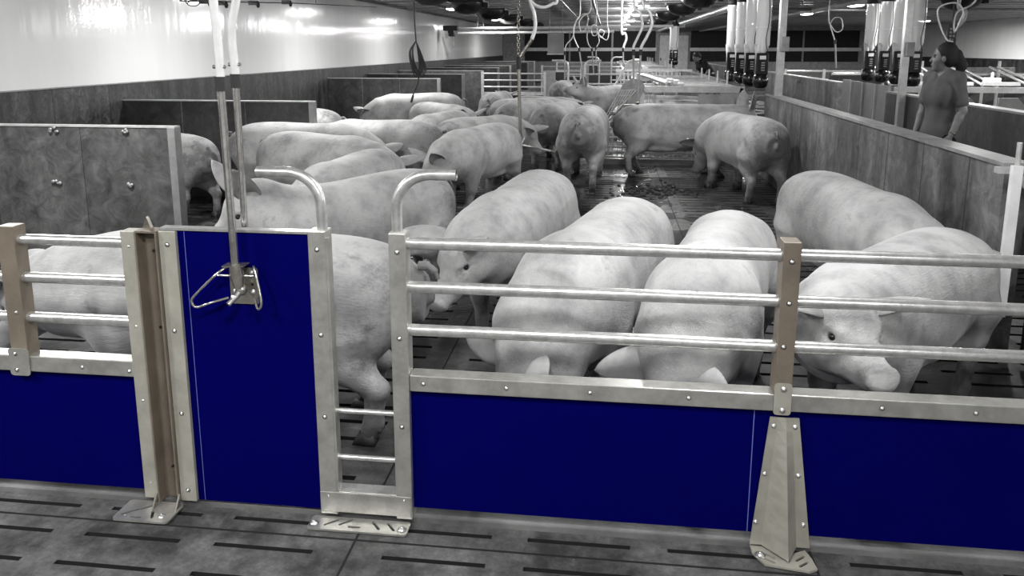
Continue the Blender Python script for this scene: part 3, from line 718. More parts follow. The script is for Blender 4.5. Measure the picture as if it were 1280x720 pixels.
MB().plate(out, [slot2(.050, .000 - .012, .045, .009, -35), slot2(.045, -.035, .045, .009, -35), slot2(.145, -.015, .045, .009, 40), slot2(.150, -.042, .045, .009, 40)], (.497, 2.285, .004), (1, 0, 0), (0, 1, 0), .007).build('foot_plate', M['beige'], t)
bolt(t, (.520, 2.275, .011), (0, 0, 1), .013)
for p in ((.544, .435), (.526, .27), (.508, .10), (.609, .435), (.630, .27), (.656, .10)): bolt(t, (p[0], FY + .003, p[1]))

# drop pipes with milky hoses over the door
def catm(p, r, n=8, k=10): return MB().tube(smooth_path(p, n), r, k)
for i, (a, b_, top, yv, lab) in enumerate((((276, 112), (294, 332), [(276, 100), (273, 60), (267, 5), (262, -60)], FY - .03, 'front steel drop pipe under a milky hose, ending at the blue door valve'),
                                          ((295, 108), (308, 289), [(295, 96), (291, 60), (290, 30), (295, 0), (300, -60)], FY + .08, 'rear steel drop pipe under a milky hose, ending behind the blue door'))):
    A, B = W(*a, yv), W(*b_, yv)
    if i: B = W(309, 330, yv)
    t = thing('drop_pipe', lab, 'pipe', tuple(B), 'drop pipes over the blue door')
    MB().tube([A, B], .0125 if i == 0 else .011, 16).build('steel_pipe', M['chrome'], t)
    MB().tube([A + Vector((0, 0, .04)), A + Vector((0, 0, -.005))], .017, 14).build('coupling', M['rubber'], t)
    pts = [A + Vector((0, 0, .03))] + [W(x, y, yv) for x, y in top] + [Vector((W(*top[-1], yv).x - .02, yv, CEIL))]
    catm(pts, .0135, 8, 12).build('hose', M['hose'], t)
    MB().tube([A + Vector((-.02, 0, .07)), A + Vector((.02, 0, .07))], .006, 8).build('hose_clamp', M['stain'], t)

# ------------------------------------------------------------------ partitions and pen walls
def stub(y, label, x0=XL, x1=-3.05, m='stub', th=.06, h=1.05, cap=True, name='pen_partition'):
    t = thing(name, label, 'partition', (x1, y, 0), 'lying bay partitions along the left wall')
    MB().box(x0, x1 - .05, y, y + th, .0, h - .008).build('board', M[m], t)
    MB().box(x0, x1, y - .006, y + th + .006, h - .012, h).build('top_rail', M['rail'], t)
    MB().box(x1 - .055, x1, y - .012, y + th + .012, 0, h - .012).build('end_channel', M['midsteel'], t)
    return t
t = stub(5.14, 'nearest bay partition, grey boards with lumpy bolts, at the left edge', m='stublight')
for x, z in [(p_.x, p_.z) for p_ in (W(158, 164, 5.13), W(66, 162, 5.13), W(163, 231, 5.13), W(71, 228, 5.13))]:
    mb = MB()
    for k in range(4): mb.ball((x + random.uniform(-.03, .03), 5.13, z + random.uniform(-.015, .015)), (random.uniform(.012, .02), .010, random.uniform(.010, .018)), 8)
    mb.build('bolt_cluster', M['midsteel'], t)
stub(7.8, 'second bay partition from the front, dark with a pale top edge')
stub(14.05, 'third bay partition, dark boards, behind the sow lying under the coiled cable')
stub(16.5, 'fourth bay partition, dark end showing right of the third')
stub(19.1, 'fifth bay partition, streaked boards meeting the tubed cross fence', m='stublight')
for i, y in enumerate((22, 24.8, 27.6, 30.4, 33.2)):
    stub(y, ('sixth', 'seventh', 'eighth', 'ninth', 'farthest')[i] + ' bay partition, seen beyond the tubed cross fence', m='stublight' if i % 2 == 0 else 'stub')
def longwall(name, x0, x1, y0, y1, label, m, h=1.04):
    t = thing(name, label, 'pen wall', ((x0 + x1) / 2, (y0 + y1) / 2, 0))
    MB().box(x0, x1, y0, y1, 0, h - .02).build('wall_boards', M[m], t)
    MB().box(x0 - .012, x1 + .012, y0 - .012, y1 + .012, h - .02, h).build('cap_rail', M['plate'], t)
    return t
longwall('pen_wall', 1.98, 2.10, 4.05, 9.95, 'weathered board wall with a flat cap on the right side of the front pen', 'penwall')
longwall('pen_wall', 3.66, 3.78, 3.0, 10.7, 'dark board wall behind the woman, on the far side of the alley', 'alleywall')
longwall('pen_wall', 3.86, 3.98, 13.6, 19.5, 'grey board wall beyond the four metal panels, left of them', 'penwall')
longwall('pen_wall', 2.0, 2.1, 14.0, 22.5, 'low board wall running away behind the black feed dispensers', 'penwall')
longwall('pen_wall', 3.70, 3.80, 22.0, 33, 'far board wall beside the dark figure', 'penwall')
pA, pB = Vector((3.84, 13.2, 0)), Vector((3.76, 10.76, 0))
for k in range(4):
    a, b_ = pA.lerp(pB, k / 4), pA.lerp(pB, (k + 1) / 4)
    t = thing('metal_divider', ('farthest', 'second farthest', 'second nearest', 'nearest')[k] + ' of the four flat grey metal panels under the right feed dispensers', 'panel', tuple((a + b_) / 2), 'grey metal panels along the alley')
    m_ = MB(); m_.bar(a + Vector((0, 0, .56)), b_ + Vector((0, -0.0, .56)), .03, 1.08); m_.build('sheet', M['panelgrey'], t)
    MB().bar(b_ + Vector((-.02, .03, .02)), b_ + Vector((-.02, .03, 1.1)), .04, .04).build('seam_strip', M['rail'], t)
def hpost(x, y, label, box_at):
    t = thing('support_post', label, 'post', (x, y, 0))
    MB().box(x - .04, x + .04, y - .04, y + .04, 0, CEIL).build('square_tube', M['rail'], t, .004)
    MB().box(x - .02, x + .07, y - .10, y - .04, box_at, box_at + .17).build('switch_box', M['plate'], t, .006)
    MB().box(x + .0, x + .05, y - .105, y - .10, box_at + .06, box_at + .08).build('switch', M['midsteel'], t)
hpost(2.04, 9.55, 'square steel post at the far end of the weathered pen wall', 1.56)
hpost(3.60, 10.0, 'square steel post in front of the right feed dispensers', 1.50)

# gate leaf closing the alley at right
t = thing('alley_gate', 'black gate leaf with a pale upright strip at the right end of the pen wall', 'gate', (2.2, 3.95, 0))
MB().box(2.12, 3.6, 3.95, 3.98, .02, 1.0).build('black_board', M['rubber'], t)
MB().box(1.925, 1.97, 3.86, 3.89, .30, 1.05).build('upright_strip', M['white'], t)
MB().tube([(1.95, 3.88, 1.0), (1.95, 3.88, 1.16)], .012, 10).build('hinge_rod', M['rail'], t)
MB().plate(rounded(.15, .085, .03), [], (1.99, 3.90, .93), (1, 0, 0), (0, 0, 1), -.006).build('corner_plate', M['rail'], t)
for x in (2.03, 2.09): bolt(t, (x, 3.893, .97))
catm([(2.02, 3.93, 1.0), (2.02, 3.93, 1.07), (2.05, 3.93, 1.09), (2.5, 3.93, 1.07)], .006).build('latch_rod', M['rail'], t)
MB().box(1.90, 3.4, 3.94, 3.99, 1.0, 1.03).build('top_rail', M['rail'], t)
t = MB().bar((1.35, 3.05, .03), (1.72, 2.45, .03), .03, .02).build('floor_bar', M['plate'])
tag(t, 'thin steel bar lying slanted on the dark floor at the lower right', 'bar')

# ------------------------------------------------------------------ cross fences farther back
def back_fence(y, x0, x1, gate, label, labelg, s=1.0, nr=3, right=True):
    t = thing('fence', label, 'fence', ((x0 + x1) / 2, y, 0))
    MB().box(x0, x1, y, y + .03, .05, .47).build('dark_board', M['dark'], t)
    MB().box(x0, x1, y - .02, y + .05, .47, .54).build('top_beam', M['rail'], t)
    for z in (.67, .83, .99)[:nr]: MB().tube([(x0, y, z), (x1, y, z)], .022, 10).build('tube_rail', M['rail'], t)
    for x in (x0, x1): MB().box(x - .03, x + .03, y - .03, y + .04, 0, 1.03).build('upright_post', M['rail'], t)
    if gate is None: return
    g0, g1, h1, x2 = gate
    t = thing('pen_gate', labelg, 'gate', (g0, y, 0))
    MB().box(x1 + .10, g0 - .05, y, y + .03, .03, 1.03).build('dark_board', M['dark'], t)
    MB().box(x1 + .03, x1 + .26, y - .03, y + .03, .0, 1.05).build('channel_post', M['midsteel'], t)
    MB().box(x1 + .10, g0, y - .01, y + .03, 1.03, 1.06).build('top_strip', M['rail'], t)
    for x, sg in ((g0, -1), (g1, 1)):
        R = .14; zt = 1.3
        p = [(x, y, 0), (x, y, zt - R)] + [(x + sg * (R - R * math.cos(a)), y, zt - R + R * math.sin(a)) for a in [math.radians(15 * k) for k in range(1, 7)]] + [(x + sg * (R + .25), y, zt)]
        MB().tube(p, .03, 10).build('curved_post', M['rail'], t)
    if right:
        t = thing('fence_rails', label.replace('fence', 'fence rails').replace('left', 'right'), 'fence', ((g1 + x2) / 2, y, 0))
        for z in (.55, .75, .98): MB().tube([(g1 + .032, y, z), (x2, y, z)], .025, 10).build('tube_rail', M['rail'], t)
        MB().box(x2 - .03, x2 + .03, y - .03, y + .03, 0, 1.02).build('upright_post', M['rail'], t)
back_fence(18.7, -3.0, -1.48, (-.92, -.52, 0, 1.1), 'left tubed cross fence at the far end of the front pen', 'pen gate with two curved posts behind the sow seen from behind')
back_fence(26.0, -2.15, -.85, (-.25, .15, 0, 1.3), 'left slatted cross fence of the second pen', 'smaller far gate with curved posts in the second pen', nr=3)
back_fence(33.0, -2.1, .9, None, 'farthest tubed cross fence before the back wall', '')
t = thing('fence', 'tubed fence beyond the right posts, below the dark curtains', 'fence', (5.5, 19.5, 0))
for z in (.3, .65, .85, 1.05): MB().tube([(4.3, 19.5, z), (6.1, 19.5, z)], .025, 8).build('tube_rail', M['rail'], t)
for x in (4.3, 5.2, 6.1): MB().box(x - .03, x + .03, 19.47, 19.53, 0, 1.1).build('upright_post', M['rail'], t)
t = MB().box(6.15, 9.5, 19.5, 19.58, 0, 1.15).build('pen_partition', M['stublight']); tag(t, 'plain grey partition right of the tubed fence below the curtains', 'partition')
t = MB().tube([(3.8, 16.2, .95), (8.2, 16.2, .95)], .035, 10).build('cross_rail', M['rail']); tag(t, 'pale cross rail spanning behind the right dispensers', 'rail')
MB().tube([(6.0, 16.2, .0), (6.0, 16.2, .95)], .03, 8).build('rail_leg', M['rail'], t)

# ------------------------------------------------------------------ feeding station, its mesh gate and dispensers
def station(ox, oy, lab, ny=7, mesh=True, wdt=1.46, dep=4.4):
    t = thing('feeding_station', lab, 'feeding station', (ox, oy, 0), 'feeding stations in the middle')
    P = lambda x, y, z: (ox + x, oy + y, z)
    mb = MB(); mb.box(ox, ox + wdt, oy, oy + .06, .97, 1.06); mb.build('front_beam', M['rail'], t)
    mb = MB(); mb.box(ox, ox + wdt, oy + dep, oy + dep + .06, .97, 1.06); mb.build('rear_beam', M['rail'], t)
    for k in range(ny):
        y = oy + dep * (k + 1) / (ny + 1)
        MB().tube([P(.3, y - oy, 1.02), P(wdt - .05, y - oy, 1.02)], .022, 8).build('cross_rail', M['rail'], t)
    for x in (.42, .50): MB().tube([P(x - .05, .2, 1.09), P(x - .30, dep, 1.09)], .022, 8).build('long_rail', M['rail'], t)
    for x in (.02, wdt - .04): MB().bar(P(x, 0, 1.0), P(x, dep, 1.0), .05, .07).build('side_beam', M['rail'], t)
    for x, y in ((.02, .03), (wdt - .04, .03), (.02, dep), (wdt - .04, dep)): MB().box(ox + x - .03, ox + x + .03, oy + y - .03, oy + y + .03, 0, 1.0).build('leg', M['rail'], t)
    for i, z in enumerate((.40, .58, .76)): MB().bar(P(.25, .35, z), P(wdt - .42 + .05 * i, .35, z), .06, .035).build('side_rail', M['rail'], t)
    MB().box(ox + wdt - .40, ox + wdt - .36, oy + .3, oy + .36, .2, .97).build('inner_post', M['midsteel'], t)
    MB().box(ox + wdt - .33, ox + wdt - .02, oy + .01, oy + .03, .25, .97).build('side_plate', M['plate'], t)
    mb = MB()
    for k in range(8): mb.tube([P(.02 + k * .028, .1, .45), P(.02 + k * .028, .1, .97)], .006, 6)
    mb.build('bar_grille', M['rail'], t)
    for k in range(4): MB().tube([P(wdt - .16 - .02 * k, .6 + k * .9, 1.05), P(wdt - .16 - .02 * k, .6 + k * .9, 1.24)], .014, 8).build('stud', M['rail'], t)
    mb = MB()
    for k, (dx, dy) in enumerate(((0, 0), (.10, .12), (-.08, .15), (.17, .05))): mb.box(ox + .40 + dx, ox + .50 + dx, oy + .5 + dy, oy + .62 + dy, 1.04, 1.15 - .02 * k)
    mb.build('pulley_block', M['white'], t, .02)
    return t
station(.50, 11.35, 'nearest feeding station frame with bright cross rails, behind the sow standing side on')
station(.45, 21.0, 'second feeding station frame, farther back beside the figure in dark clothes', ny=6, dep=4.6)
station(.4, 29.0, 'farthest feeding station frame by the pale back doors', ny=4, dep=3.6)
# mesh screen at the floor behind the standing sow
t = thing('mesh_screen', 'low lattice screen at floor level behind the sow standing side on', 'screen', (.9, 10.75, 0))
mb = MB()
for k in range(30): mb.bar((-.02 + k * .064, 10.75, .06), (-.02 + k * .064, 10.75, .62), .010, .010, up=(0, 1, 0))
for k in range(8): mb.bar((-.02, 10.745, .10 + k * .07), (1.84, 10.745, .10 + k * .07), .012, .022)
mb.build('lattice', M['white'], t)
MB().bar((-.05, 10.74, .03), (1.85, 10.74, .03), .05, .10).build('bottom_rail', M['plate'], t)
MB().bar((-.05, 10.74, .63), (1.85, 10.74, .63), .03, .03).build('top_rail', M['rail'], t)
t = MB().box(1.3, 1.8, 11.2, 11.23, .0, .95).build('side_shield', M['plate']); tag(t, 'flat grey shield plate in the corner behind the grazing sow', 'panel')
# slanted perforated exit guard with its tube frame
t = thing('exit_guard', 'slanted perforated guard with rounded top beside the sow standing side on', 'guard', (.3, 11.0, 0))
Yg = 11.0
def gq(x, y, dy=0): return W(x, y, Yg + dy)
mb = MB(); hol = []
A0, A1, B1, B0 = gq(750, 160), gq(757, 140), gq(787, 108), gq(775, 112)
for k in range(9):
    a = gq(745, 166).lerp(gq(775, 113), k / 8) ; b_ = gq(764, 166).lerp(gq(794, 112), k / 8); mb.bar(a, b_, .012, .012, up=(0, 1, 0))
for k in range(7):
    a = gq(745, 166).lerp(gq(764, 166), k / 6); b_ = gq(775, 113).lerp(gq(794, 112), k / 6); mb.bar(a, b_, .012, .012, up=(0, 1, 0))
mb.build('perforated_strip', M['rail'], t)
outl = [gq(763, 140), gq(771, 122), gq(778, 106), gq(784, 101), gq(793, 98), gq(802, 100), gq(806, 108), gq(803, 118), gq(796, 128), gq(785, 134)]
v = [tuple(p) for p in outl] + [tuple(p + Vector((0, .03, 0))) for p in outl]; n_ = len(outl)
MB().add(v, [list(range(n_)), list(range(n_, 2 * n_))[::-1]] + [(i, (i + 1) % n_, n_ + (i + 1) % n_, n_ + i) for i in range(n_)]).build('guard_plate', M['plate'], t)
catm([gq(758, 172, -.03), gq(764, 150, -.03), gq(772, 134, -.03), gq(779, 131, -.03), gq(793, 131, -.03), gq(800, 133, -.03)], .018).build('tube_frame', M['tube'], t)
catm([gq(748, 164, -.04), gq(775, 134, -.04), gq(800, 108, -.04)], .016).build('slanted_tube', M['tube'], t)
for x in (gq(752, 160).x, gq(800, 130).x): MB().tube([(x, Yg, 0), (x, Yg, .75)], .02, 8).build('leg', M['midsteel'], t)
t = thing('exit_guard', 'farther slanted guard with vertical bars, beyond the pig with raised snout', 'guard', (.4, 18.2, 0))
def gq(x, y): return W(x, y, 18.0)
MB().tube([gq(766, 112), gq(785, 78), gq(792, 75), gq(800, 75)], .03, 8).build('tube_frame', M['rail'], t)
mb = MB()
for k in range(16): mb.bar(gq(775 + k * 5, 90), gq(775 + k * 5, 101), .03, .02, up=(0, 1, 0))
mb.build('bars', M['rail'], t); MB().bar(gq(770, 88), gq(865, 88), .05, .05).build('top_bar', M['rail'], t)
outl = [gq(778, 92), gq(785, 79), gq(795, 76), gq(803, 84), gq(800, 92)]
v = [tuple(p) for p in outl] + [tuple(p + Vector((0, .05, 0))) for p in outl]
MB().add(v, [list(range(5)), list(range(5, 10))[::-1]] + [(i, (i + 1) % 5, 5 + (i + 1) % 5, 5 + i) for i in range(5)]).build('guard_plate', M['plate'], t)
MB().tube([gq(771, 112), (gq(771, 112).x, 18.0, 0)], .03, 8).build('leg', M['rail'], t)

def dispenser(x, y, label, group, base=1.10, s=1.0, ztop=2.28):
    t = thing('feed_dispenser', label, 'feed dispenser', (x, y, base), group)
    MB().lathe((x, y, base), [(.0, 0), (.05, .0), (.085, .03), (.098, .09), (.085, .15), (.05, .19), (0, .20)], 16).build('round_hopper', M['black'], t)
    MB().box(x - .075, x + .075, y - .06, y + .07, base + .17, base + .44).build('black_housing', M['black'], t, .012)
    MB().box(x - .035, x + .04, y - .066, y - .06, base + .36, base + .405).build('label_plate', M['label'], t)
    mb = MB()
    for k in range(4): mb.box(x - .012, x + .03, y - .064, y - .06, base + .22 + k * .03, base + .235 + k * .03)
    mb.build('scale_marks', M['plate'], t)
    MB().lathe((x, y, base + .40), [(.02, 0), (.05, .06), (.088, .14), (.090, ztop - base - .42)], 18).build('clear_tube', M['clear'], t)
    MB().lathe((x - .055, y - .02, base + .25), [(.018, -.08), (.022, .1), (.04, .24), (.045, .30), (0, .30)], 12).build('feed_spout', M['feed'], t)
    MB().lathe((x, y, base + .44), [(.0, .0), (.03, .0), (.05, .06), (.05, .085 + random.uniform(0, .12)), (0, .10)], 14).build('feed_fill', M['feed'], t)
    MB().lathe((x, y, ztop - .03), [(.0, .14), (.03, .14), (.04, .07), (.092, .05), (.095, -.02), (0, -.02)], 18).build('top_cap', M['rubber'], t)
    MB().lathe((x, y, 1.85), [(.0915, 0), (.0925, .006), (.0915, .012)], 18).build('tube_band', M['white'], t)
    MB().tube([(x, y, ztop + .08), (x, y, CEIL)], .02, 8).build('feed_line', M['rubber'], t)
    MB().tube(smooth_path([(x + .05, y - .095, base + .44), (x + .02, y - .10, 1.7), (x + .045, y - .10, 1.95), (x + .03, y - .1, 2.3)], 6), .005, 6).build('cord', M['rubber'], t)
for k, y in enumerate((10.1, 10.75, 11.4, 12.1)):
    dispenser(1.93 - .02 * k, y, ('nearest', 'second nearest', 'third nearest', 'farthest')[k] + ' black dispenser of the four left of the near square post', 'left feed dispensers')
for k, y in enumerate((10.35, 10.9, 11.45, 12.05)):
    dispenser(3.84, y, ('nearest', 'second nearest', 'third nearest', 'farthest')[k] + ' black dispenser of the four above the grey metal panels', 'right feed dispensers', base=1.12)
for k, y in enumerate((23.5, 24.6)):
    dispenser(2.0, y, ('nearer', 'farther')[k] + ' dispenser of the distant pair left of the dark figure', 'distant left dispensers')
for k, y in enumerate((20.5, 21.8)):
    dispenser(3.75, y, ('nearer', 'farther')[k] + ' dispenser of the distant pair right of the dark figure', 'distant right dispensers')

# stalls on the right, behind the woman
def stall(x, y, lab):
    t = thing('free_access_stall', lab, 'stall', (x, y, 0), 'raised stalls behind the woman')
    MB().tube([(x, y, 1.08), (x + .55, y + 2.4, 1.28)], .02, 8).build('lift_rail', M['rail'], t)
    MB().tube([(x + .16, y, 1.08), (x + .68, y + 2.4, 1.28)], .02, 8).build('lift_rail', M['rail'], t)
    MB().bar((x, y + .02, 1.10), (x + .5, y + .02, 1.10), .05, .05).build('pivot_bar', M['white'], t)
    mb = MB(); mb.box(x + .12, x + .30, y + .1, y + .3, 1.10, 1.18); mb.box(x + .2, x + .24, y + .2, y + .24, 1.1, 1.26); mb.build('pivot_block', M['white'], t, .02)
    MB().tube([(x + .7, y + 2.4, .0), (x + .7, y + 2.4, 1.38)], .025, 8).build('upright', M['rail'], t)
    MB().add([(x + .1, y - .3, .62), (x + .62, y - .3, .62), (x + .35, y - .3, .92), (x + .1, y - .3, .92)] + [(x + .1, y - .26, .62), (x + .62, y - .26, .62), (x + .35, y - .26, .92), (x + .1, y - .26, .92)],
             [(0, 1, 2, 3), (7, 6, 5, 4), (0, 4, 5, 1), (1, 5, 6, 2), (2, 6, 7, 3), (3, 7, 4, 0)]).build('trough_plate', M['panelgrey'], t)
    MB().bar((x, y, 0), (x, y, 1.05), .03, .03).build('leg', M['rail'], t)
st_l = ['first', 'second', 'third', 'fourth', 'fifth', 'sixth', 'seventh', 'eighth', 'ninth', 'tenth']
for k in range(10): stall(4.05 + k * .62, 11.7, st_l[k] + ' raised stall counted from the near square post, slanted pale rails')
t = MB().box(3.9, 10.6, 11.55, 11.61, .98, 1.06).build('cross_beam', M['rail']); tag(t, 'long pale beam carrying the raised stalls behind the woman', 'beam')
t = MB().box(3.9, 10.6, 11.3, 11.35, .60, .64).build('cross_rail', M['rail']); tag(t, 'lower pale rail under the raised stalls behind the woman', 'rail')
t = MB().box(4.1, 10.6, 15.0, 15.06, .0, 1.15).build('pen_partition', M['stub']); tag(t, 'dark partition behind the raised stalls on the right', 'partition')
t = MB().tube([(4.0, 14.5, 1.14), (8.0, 14.5, 1.14)], .03, 8).build('cross_rail', M['rail']); tag(t, 'thin pale rail above the partition right of the near square post', 'rail')

# ------------------------------------------------------------------ ceiling fittings
def dome(x, y, lab, g, s=1.0):
    t = thing('ceiling_inlet', lab, 'air inlet', (x, y, CEIL), g)
    MB().lathe((x, y, CEIL), [(0, -.30 * s), (.16 * s, -.285 * s), (.29 * s, -.22 * s), (.36 * s, -.12 * s), (.37 * s, -.03), (.37 * s, 0)], 24).build('black_dome', M['dark'], t)
    MB().box(x - .40 * s, x + .40 * s, y - .40 * s, y + .40 * s, CEIL - .05, CEIL - .001).build('inlet_frame', M['dark'], t)
    MB().box(x + .36 * s, x + .46 * s, y - .1, y + .1, CEIL - .16, CEIL - .05).build('motor_box', M['rubber'], t)
lab_o = ['nearest', 'second nearest', 'third nearest', 'fourth', 'fifth', 'farthest']
for k, y in enumerate((13.4, 17.0, 20.6, 24.2, 28.0, 32)): dome(-3.05, y, lab_o[k] + ' black dome of the left ceiling row', 'left row of ceiling domes', 1.0)
for k, y in enumerate((11.8, 15.2, 18.6, 22.5, 26.5, 31)): dome(1.70, y, lab_o[k] + ' black dome of the middle ceiling row', 'middle row of ceiling domes', .95)
for k, y in enumerate((13.2, 16.5, 20)): dome(6.9, y, ('nearest', 'middle', 'farthest')[k] + ' black dome of the right ceiling row', 'right row of ceiling domes', 1.0)
def pipe(p0, p1, r, m, lab, cat='pipe', name='ceiling_pipe', hang=None):
    t = MB().tube([p0, p1], r, 12).build(name, M[m]); tag(t, lab, cat)
    if hang:
        mb = MB(); p0, p1 = Vector(p0), Vector(p1)
        for k in range(hang): q_ = p0.lerp(p1, (k + .5) / hang); mb.tube([q_, (q_.x, q_.y, CEIL)], .008, 6)
        mb.build('hanger_rods', M['midsteel'], t)
pipe((2.35, 3, 2.38), (2.35, 38.5, 2.38), .055, 'rail', 'thick pale feed pipe running away over the alley', hang=8)
pipe((4.35, 3, 2.40), (4.35, 38, 2.40), .05, 'rail', 'thick pale feed pipe right of the near square post', hang=8)
pipe((5.3, 3, 2.50), (5.3, 38, 2.50), .03, 'rail', 'thin pale pipe along the lamps over the right pens', hang=6)
pipe((3.0, 12, 2.5), (3.0, 38, 2.5), .025, 'midsteel', 'thin grey conduit between the two feed pipes', hang=5)
pipe((-.30, 7, 2.52), (-.30, 37, 2.52), .03, 'dark', 'dark toothed rail on the ceiling left of the bright lamp row', 'rail', 'ceiling_rail', 8)
pipe((-.95, 7, 2.54), (-.95, 26, 2.54), .02, 'dark', 'thin dark rail on the ceiling above the curved hoses', 'rail', 'ceiling_rail', 6)
pipe((-4.9, 24, 2.18), (2.3, 24, 2.25), .045, 'white', 'upper bright pipe crossing the hall before the curtains', hang=4)
pipe((-4.7, 24.4, 2.06), (.2, 24.4, 2.10), .04, 'white', 'lower bright pipe crossing the hall before the curtains', hang=3)
pipe((2.5, 17.5, 2.42), (11, 17.5, 2.36), .03, 'midsteel', 'grey pipe crossing over the right pens')
t = thing('pipe_junction', 'dark valve cluster with hanging handle at the left end of the bright pipes', 'valve', (-4.9, 23.9, 2.1))
mb = MB(); mb.box(-5.05, -4.6, 23.8, 24.1, 2.12, 2.28); mb.box(-4.9, -4.7, 23.8, 24.0, 1.95, 2.15); mb.build('valve_body', M['dark'], t, .02)
MB().tube([(-4.75, 23.85, 1.95), (-4.72, 23.85, 1.62)], .015, 8).build('pull_handle', M['midsteel'], t)
MB().box(-4.98, -4.86, 23.8, 23.9, 1.9, 2.05).build('white_box', M['white'], t)
p = W(694.5, 54, 15); t = thing('hanging_board', 'flat grey board hanging before the curtains, left of the hose loops', 'board', tuple(p))
MB().box(p.x - .155, p.x + .155, 15, 15.03, p.z - .20, p.z + .20).build('board', M['panelgrey'], t, .01)
MB().box(p.x - .165, p.x + .165, 14.99, 15.04, p.z - .215, p.z - .198).build('bottom_edge', M['rail'], t)
mb = MB(); mb.tube([(p.x - .12, 15.015, p.z + .2), (p.x - .12, 15.015, CEIL)], .006, 6); mb.tube([(p.x + .12, 15.015, p.z + .2), (p.x + .12, 15.015, CEIL)], .006, 6); mb.build('hanger_wires', M['midsteel'], t)
# cable line with valves at the top left
t = thing('cable_line', 'thin ceiling cable with black clamps at the top left', 'cable', tuple(W(300, 6, 4.5)))
MB().tube([W(225, 1, 4.2), W(370, 4, 5.5), W(470, 9, 7.5)], .004, 6).build('wire', M['rubber'], t)
for (x, y), Y_ in (((256, 2), 4.4), ((277, 4), 4.6), ((317, 4), 5.0), ((358, 3), 5.4)):
    c = W(x, y, Y_); mb = MB(); mb.box(c.x - .03, c.x + .03, Y_ - .015, Y_ + .015, c.z - .012, c.z + .015); mb.ball(c + Vector((.03, 0, -.01)), (.014, .012, .022), 8); mb.build('clamp', M['rubber'], t)
for (x, y), Y_ in (((240, 1), 4.3), ((300, 3), 4.8), ((395, 4), 5.9)): c = W(x, y, Y_); MB().tube([c, (c.x, c.y, CEIL)], .003, 6).build('hanger_wire', M['rubber'], t)
mb = MB(); mb.tube(smooth_path([W(232, 2, 4.3), W(237, 7, 4.3), W(246, 7, 4.3), W(250, 2, 4.3), W(240, 0, 4.3), W(234, 4, 4.3)], 5), .003, 6); mb.build('wire_coil', M['rubber'], t)

# ------------------------------------------------------------------ hanging hoses, drinker, cable
def hang(label, Y_, steel, hose, sr=.014, hr=.0105, name='hose_drop', end=None, loops=None):
    """steel: px points of the pipe top/bottom; hose: px points going up"""
    A, B = W(*steel[0], Y_), W(*steel[1], Y_); t = thing(name, label, 'hose', tuple(B))
    MB().tube([A, B], sr, 10).build('steel_pipe', M['plate'], t)
    pts = [W(x, y, Y_ + dy) for x, y, dy in hose]; pts = [A] + pts + [Vector((pts[-1].x, pts[-1].y, CEIL))]
    catm(pts, hr, 6, 8).build('hose', M['hose'], t)
    MB().tube([A + Vector((0, 0, .03)), A - Vector((0, 0, .04))], sr * 1.5, 10).build('coupling', M['rubber'], t)
    if end: MB().ball(B, (.03, .03, .03)).build('nipple', M['stain'], t)
    return t
hang('left hose of the looped pair beside the hanging board, with a straight pipe below', 14.0, ((706, 66), (706, 99)), [(708, 56, 0), (716, 46, 0), (719, 30, 0), (724, 21, .1), (733, 17, .1), (735, 26, .1), (731, 38, .1), (726, 38, 0), (724, 28, 0), (729, 20, 0), (738, 13, 0)])
hang('right hose of the looped pair, bending to a slanted pipe over the raised snout', 13.5, ((724, 62), (730, 106)), [(718, 48, 0), (717, 36, 0), (721, 25, 0), (725, 17, 0)])
hang('hose with a small ring loop above a pipe behind the far gate', 16.0, ((740, 62), (742, 92)), [(735, 54, 0), (734, 42, 0), (740, 32, 0), (746, 33, .1), (746, 43, .1), (741, 44, .1), (739, 36, 0), (745, 28, 0)])
hang('thin hose with a wide loop right of the small ring loop', 17.0, ((745, 60), (745, 78)), [(749, 52, 0), (748, 44, 0), (750, 37, 0), (755, 40, .1), (752, 47, .1), (748, 43, 0), (758, 50, 0), (761, 40, 0), (759, 28, 0)])
hang('short curved hose and pipe left of the two long bright hoses', 13.0, ((779, 62), (779, 84)), [(780, 57, 0), (783, 48, 0), (781, 41, 0), (777, 38, 0)], hr=.02)
t1 = hang('left of the two long bright hoses above the slanted guard', 9.6, ((792, 65), (792, 104)), [(792, 58, 0), (798, 45, 0), (803, 32, 0), (800, 16, 0), (793, 6, 0)], sr=.014, hr=.016)
t2 = hang('right of the two long bright hoses, pipe reaching down to the guard', 9.5, ((801, 65), (797, 128)), [(802, 58, 0), (809, 45, 0), (815, 30, 0), (812, 15, 0), (803, 2, 0)], sr=.014, hr=.018, end=True)
hang('hose hanging in a loop beyond the near square post', 13.5, ((1044, 52), (1045, 85)), [(1041, 42, 0), (1038, 30, 0), (1044, 22, .1), (1052, 24, .1), (1053, 36, .1), (1046, 40, .1), (1040, 34, 0), (1036, 22, 0)])
hang('hose with a wide loop left of the black control box', 7.9, ((1193, 52), (1197, 66)), [(1184, 50, 0), (1176, 34, 0), (1172, 14, 0), (1180, 6, 0), (1196, 4, 0), (1204, 14, 0), (1200, 26, 0), (1193, 40, .02), (1196, 16, .03), (1222, -4, .03)], hr=.008, sr=.010)
c = W(1190, 46, 8.1); t = thing('control_box', 'black control box with a row of small keys hanging behind the woman', 'control box', tuple(c))
MB().box(c.x - .04, c.x + .04, 8.1, 8.14, c.z - .10, c.z + .12).build('box_body', M['rubber'], t, .006)
mb = MB()
for i in range(5):
    for j in range(2): mb.box(c.x - .026 + j * .03, c.x - .006 + j * .03, 8.094, 8.1, c.z - .07 + i * .034, c.z - .05 + i * .034)
mb.build('keys', M['panelgrey'], t)
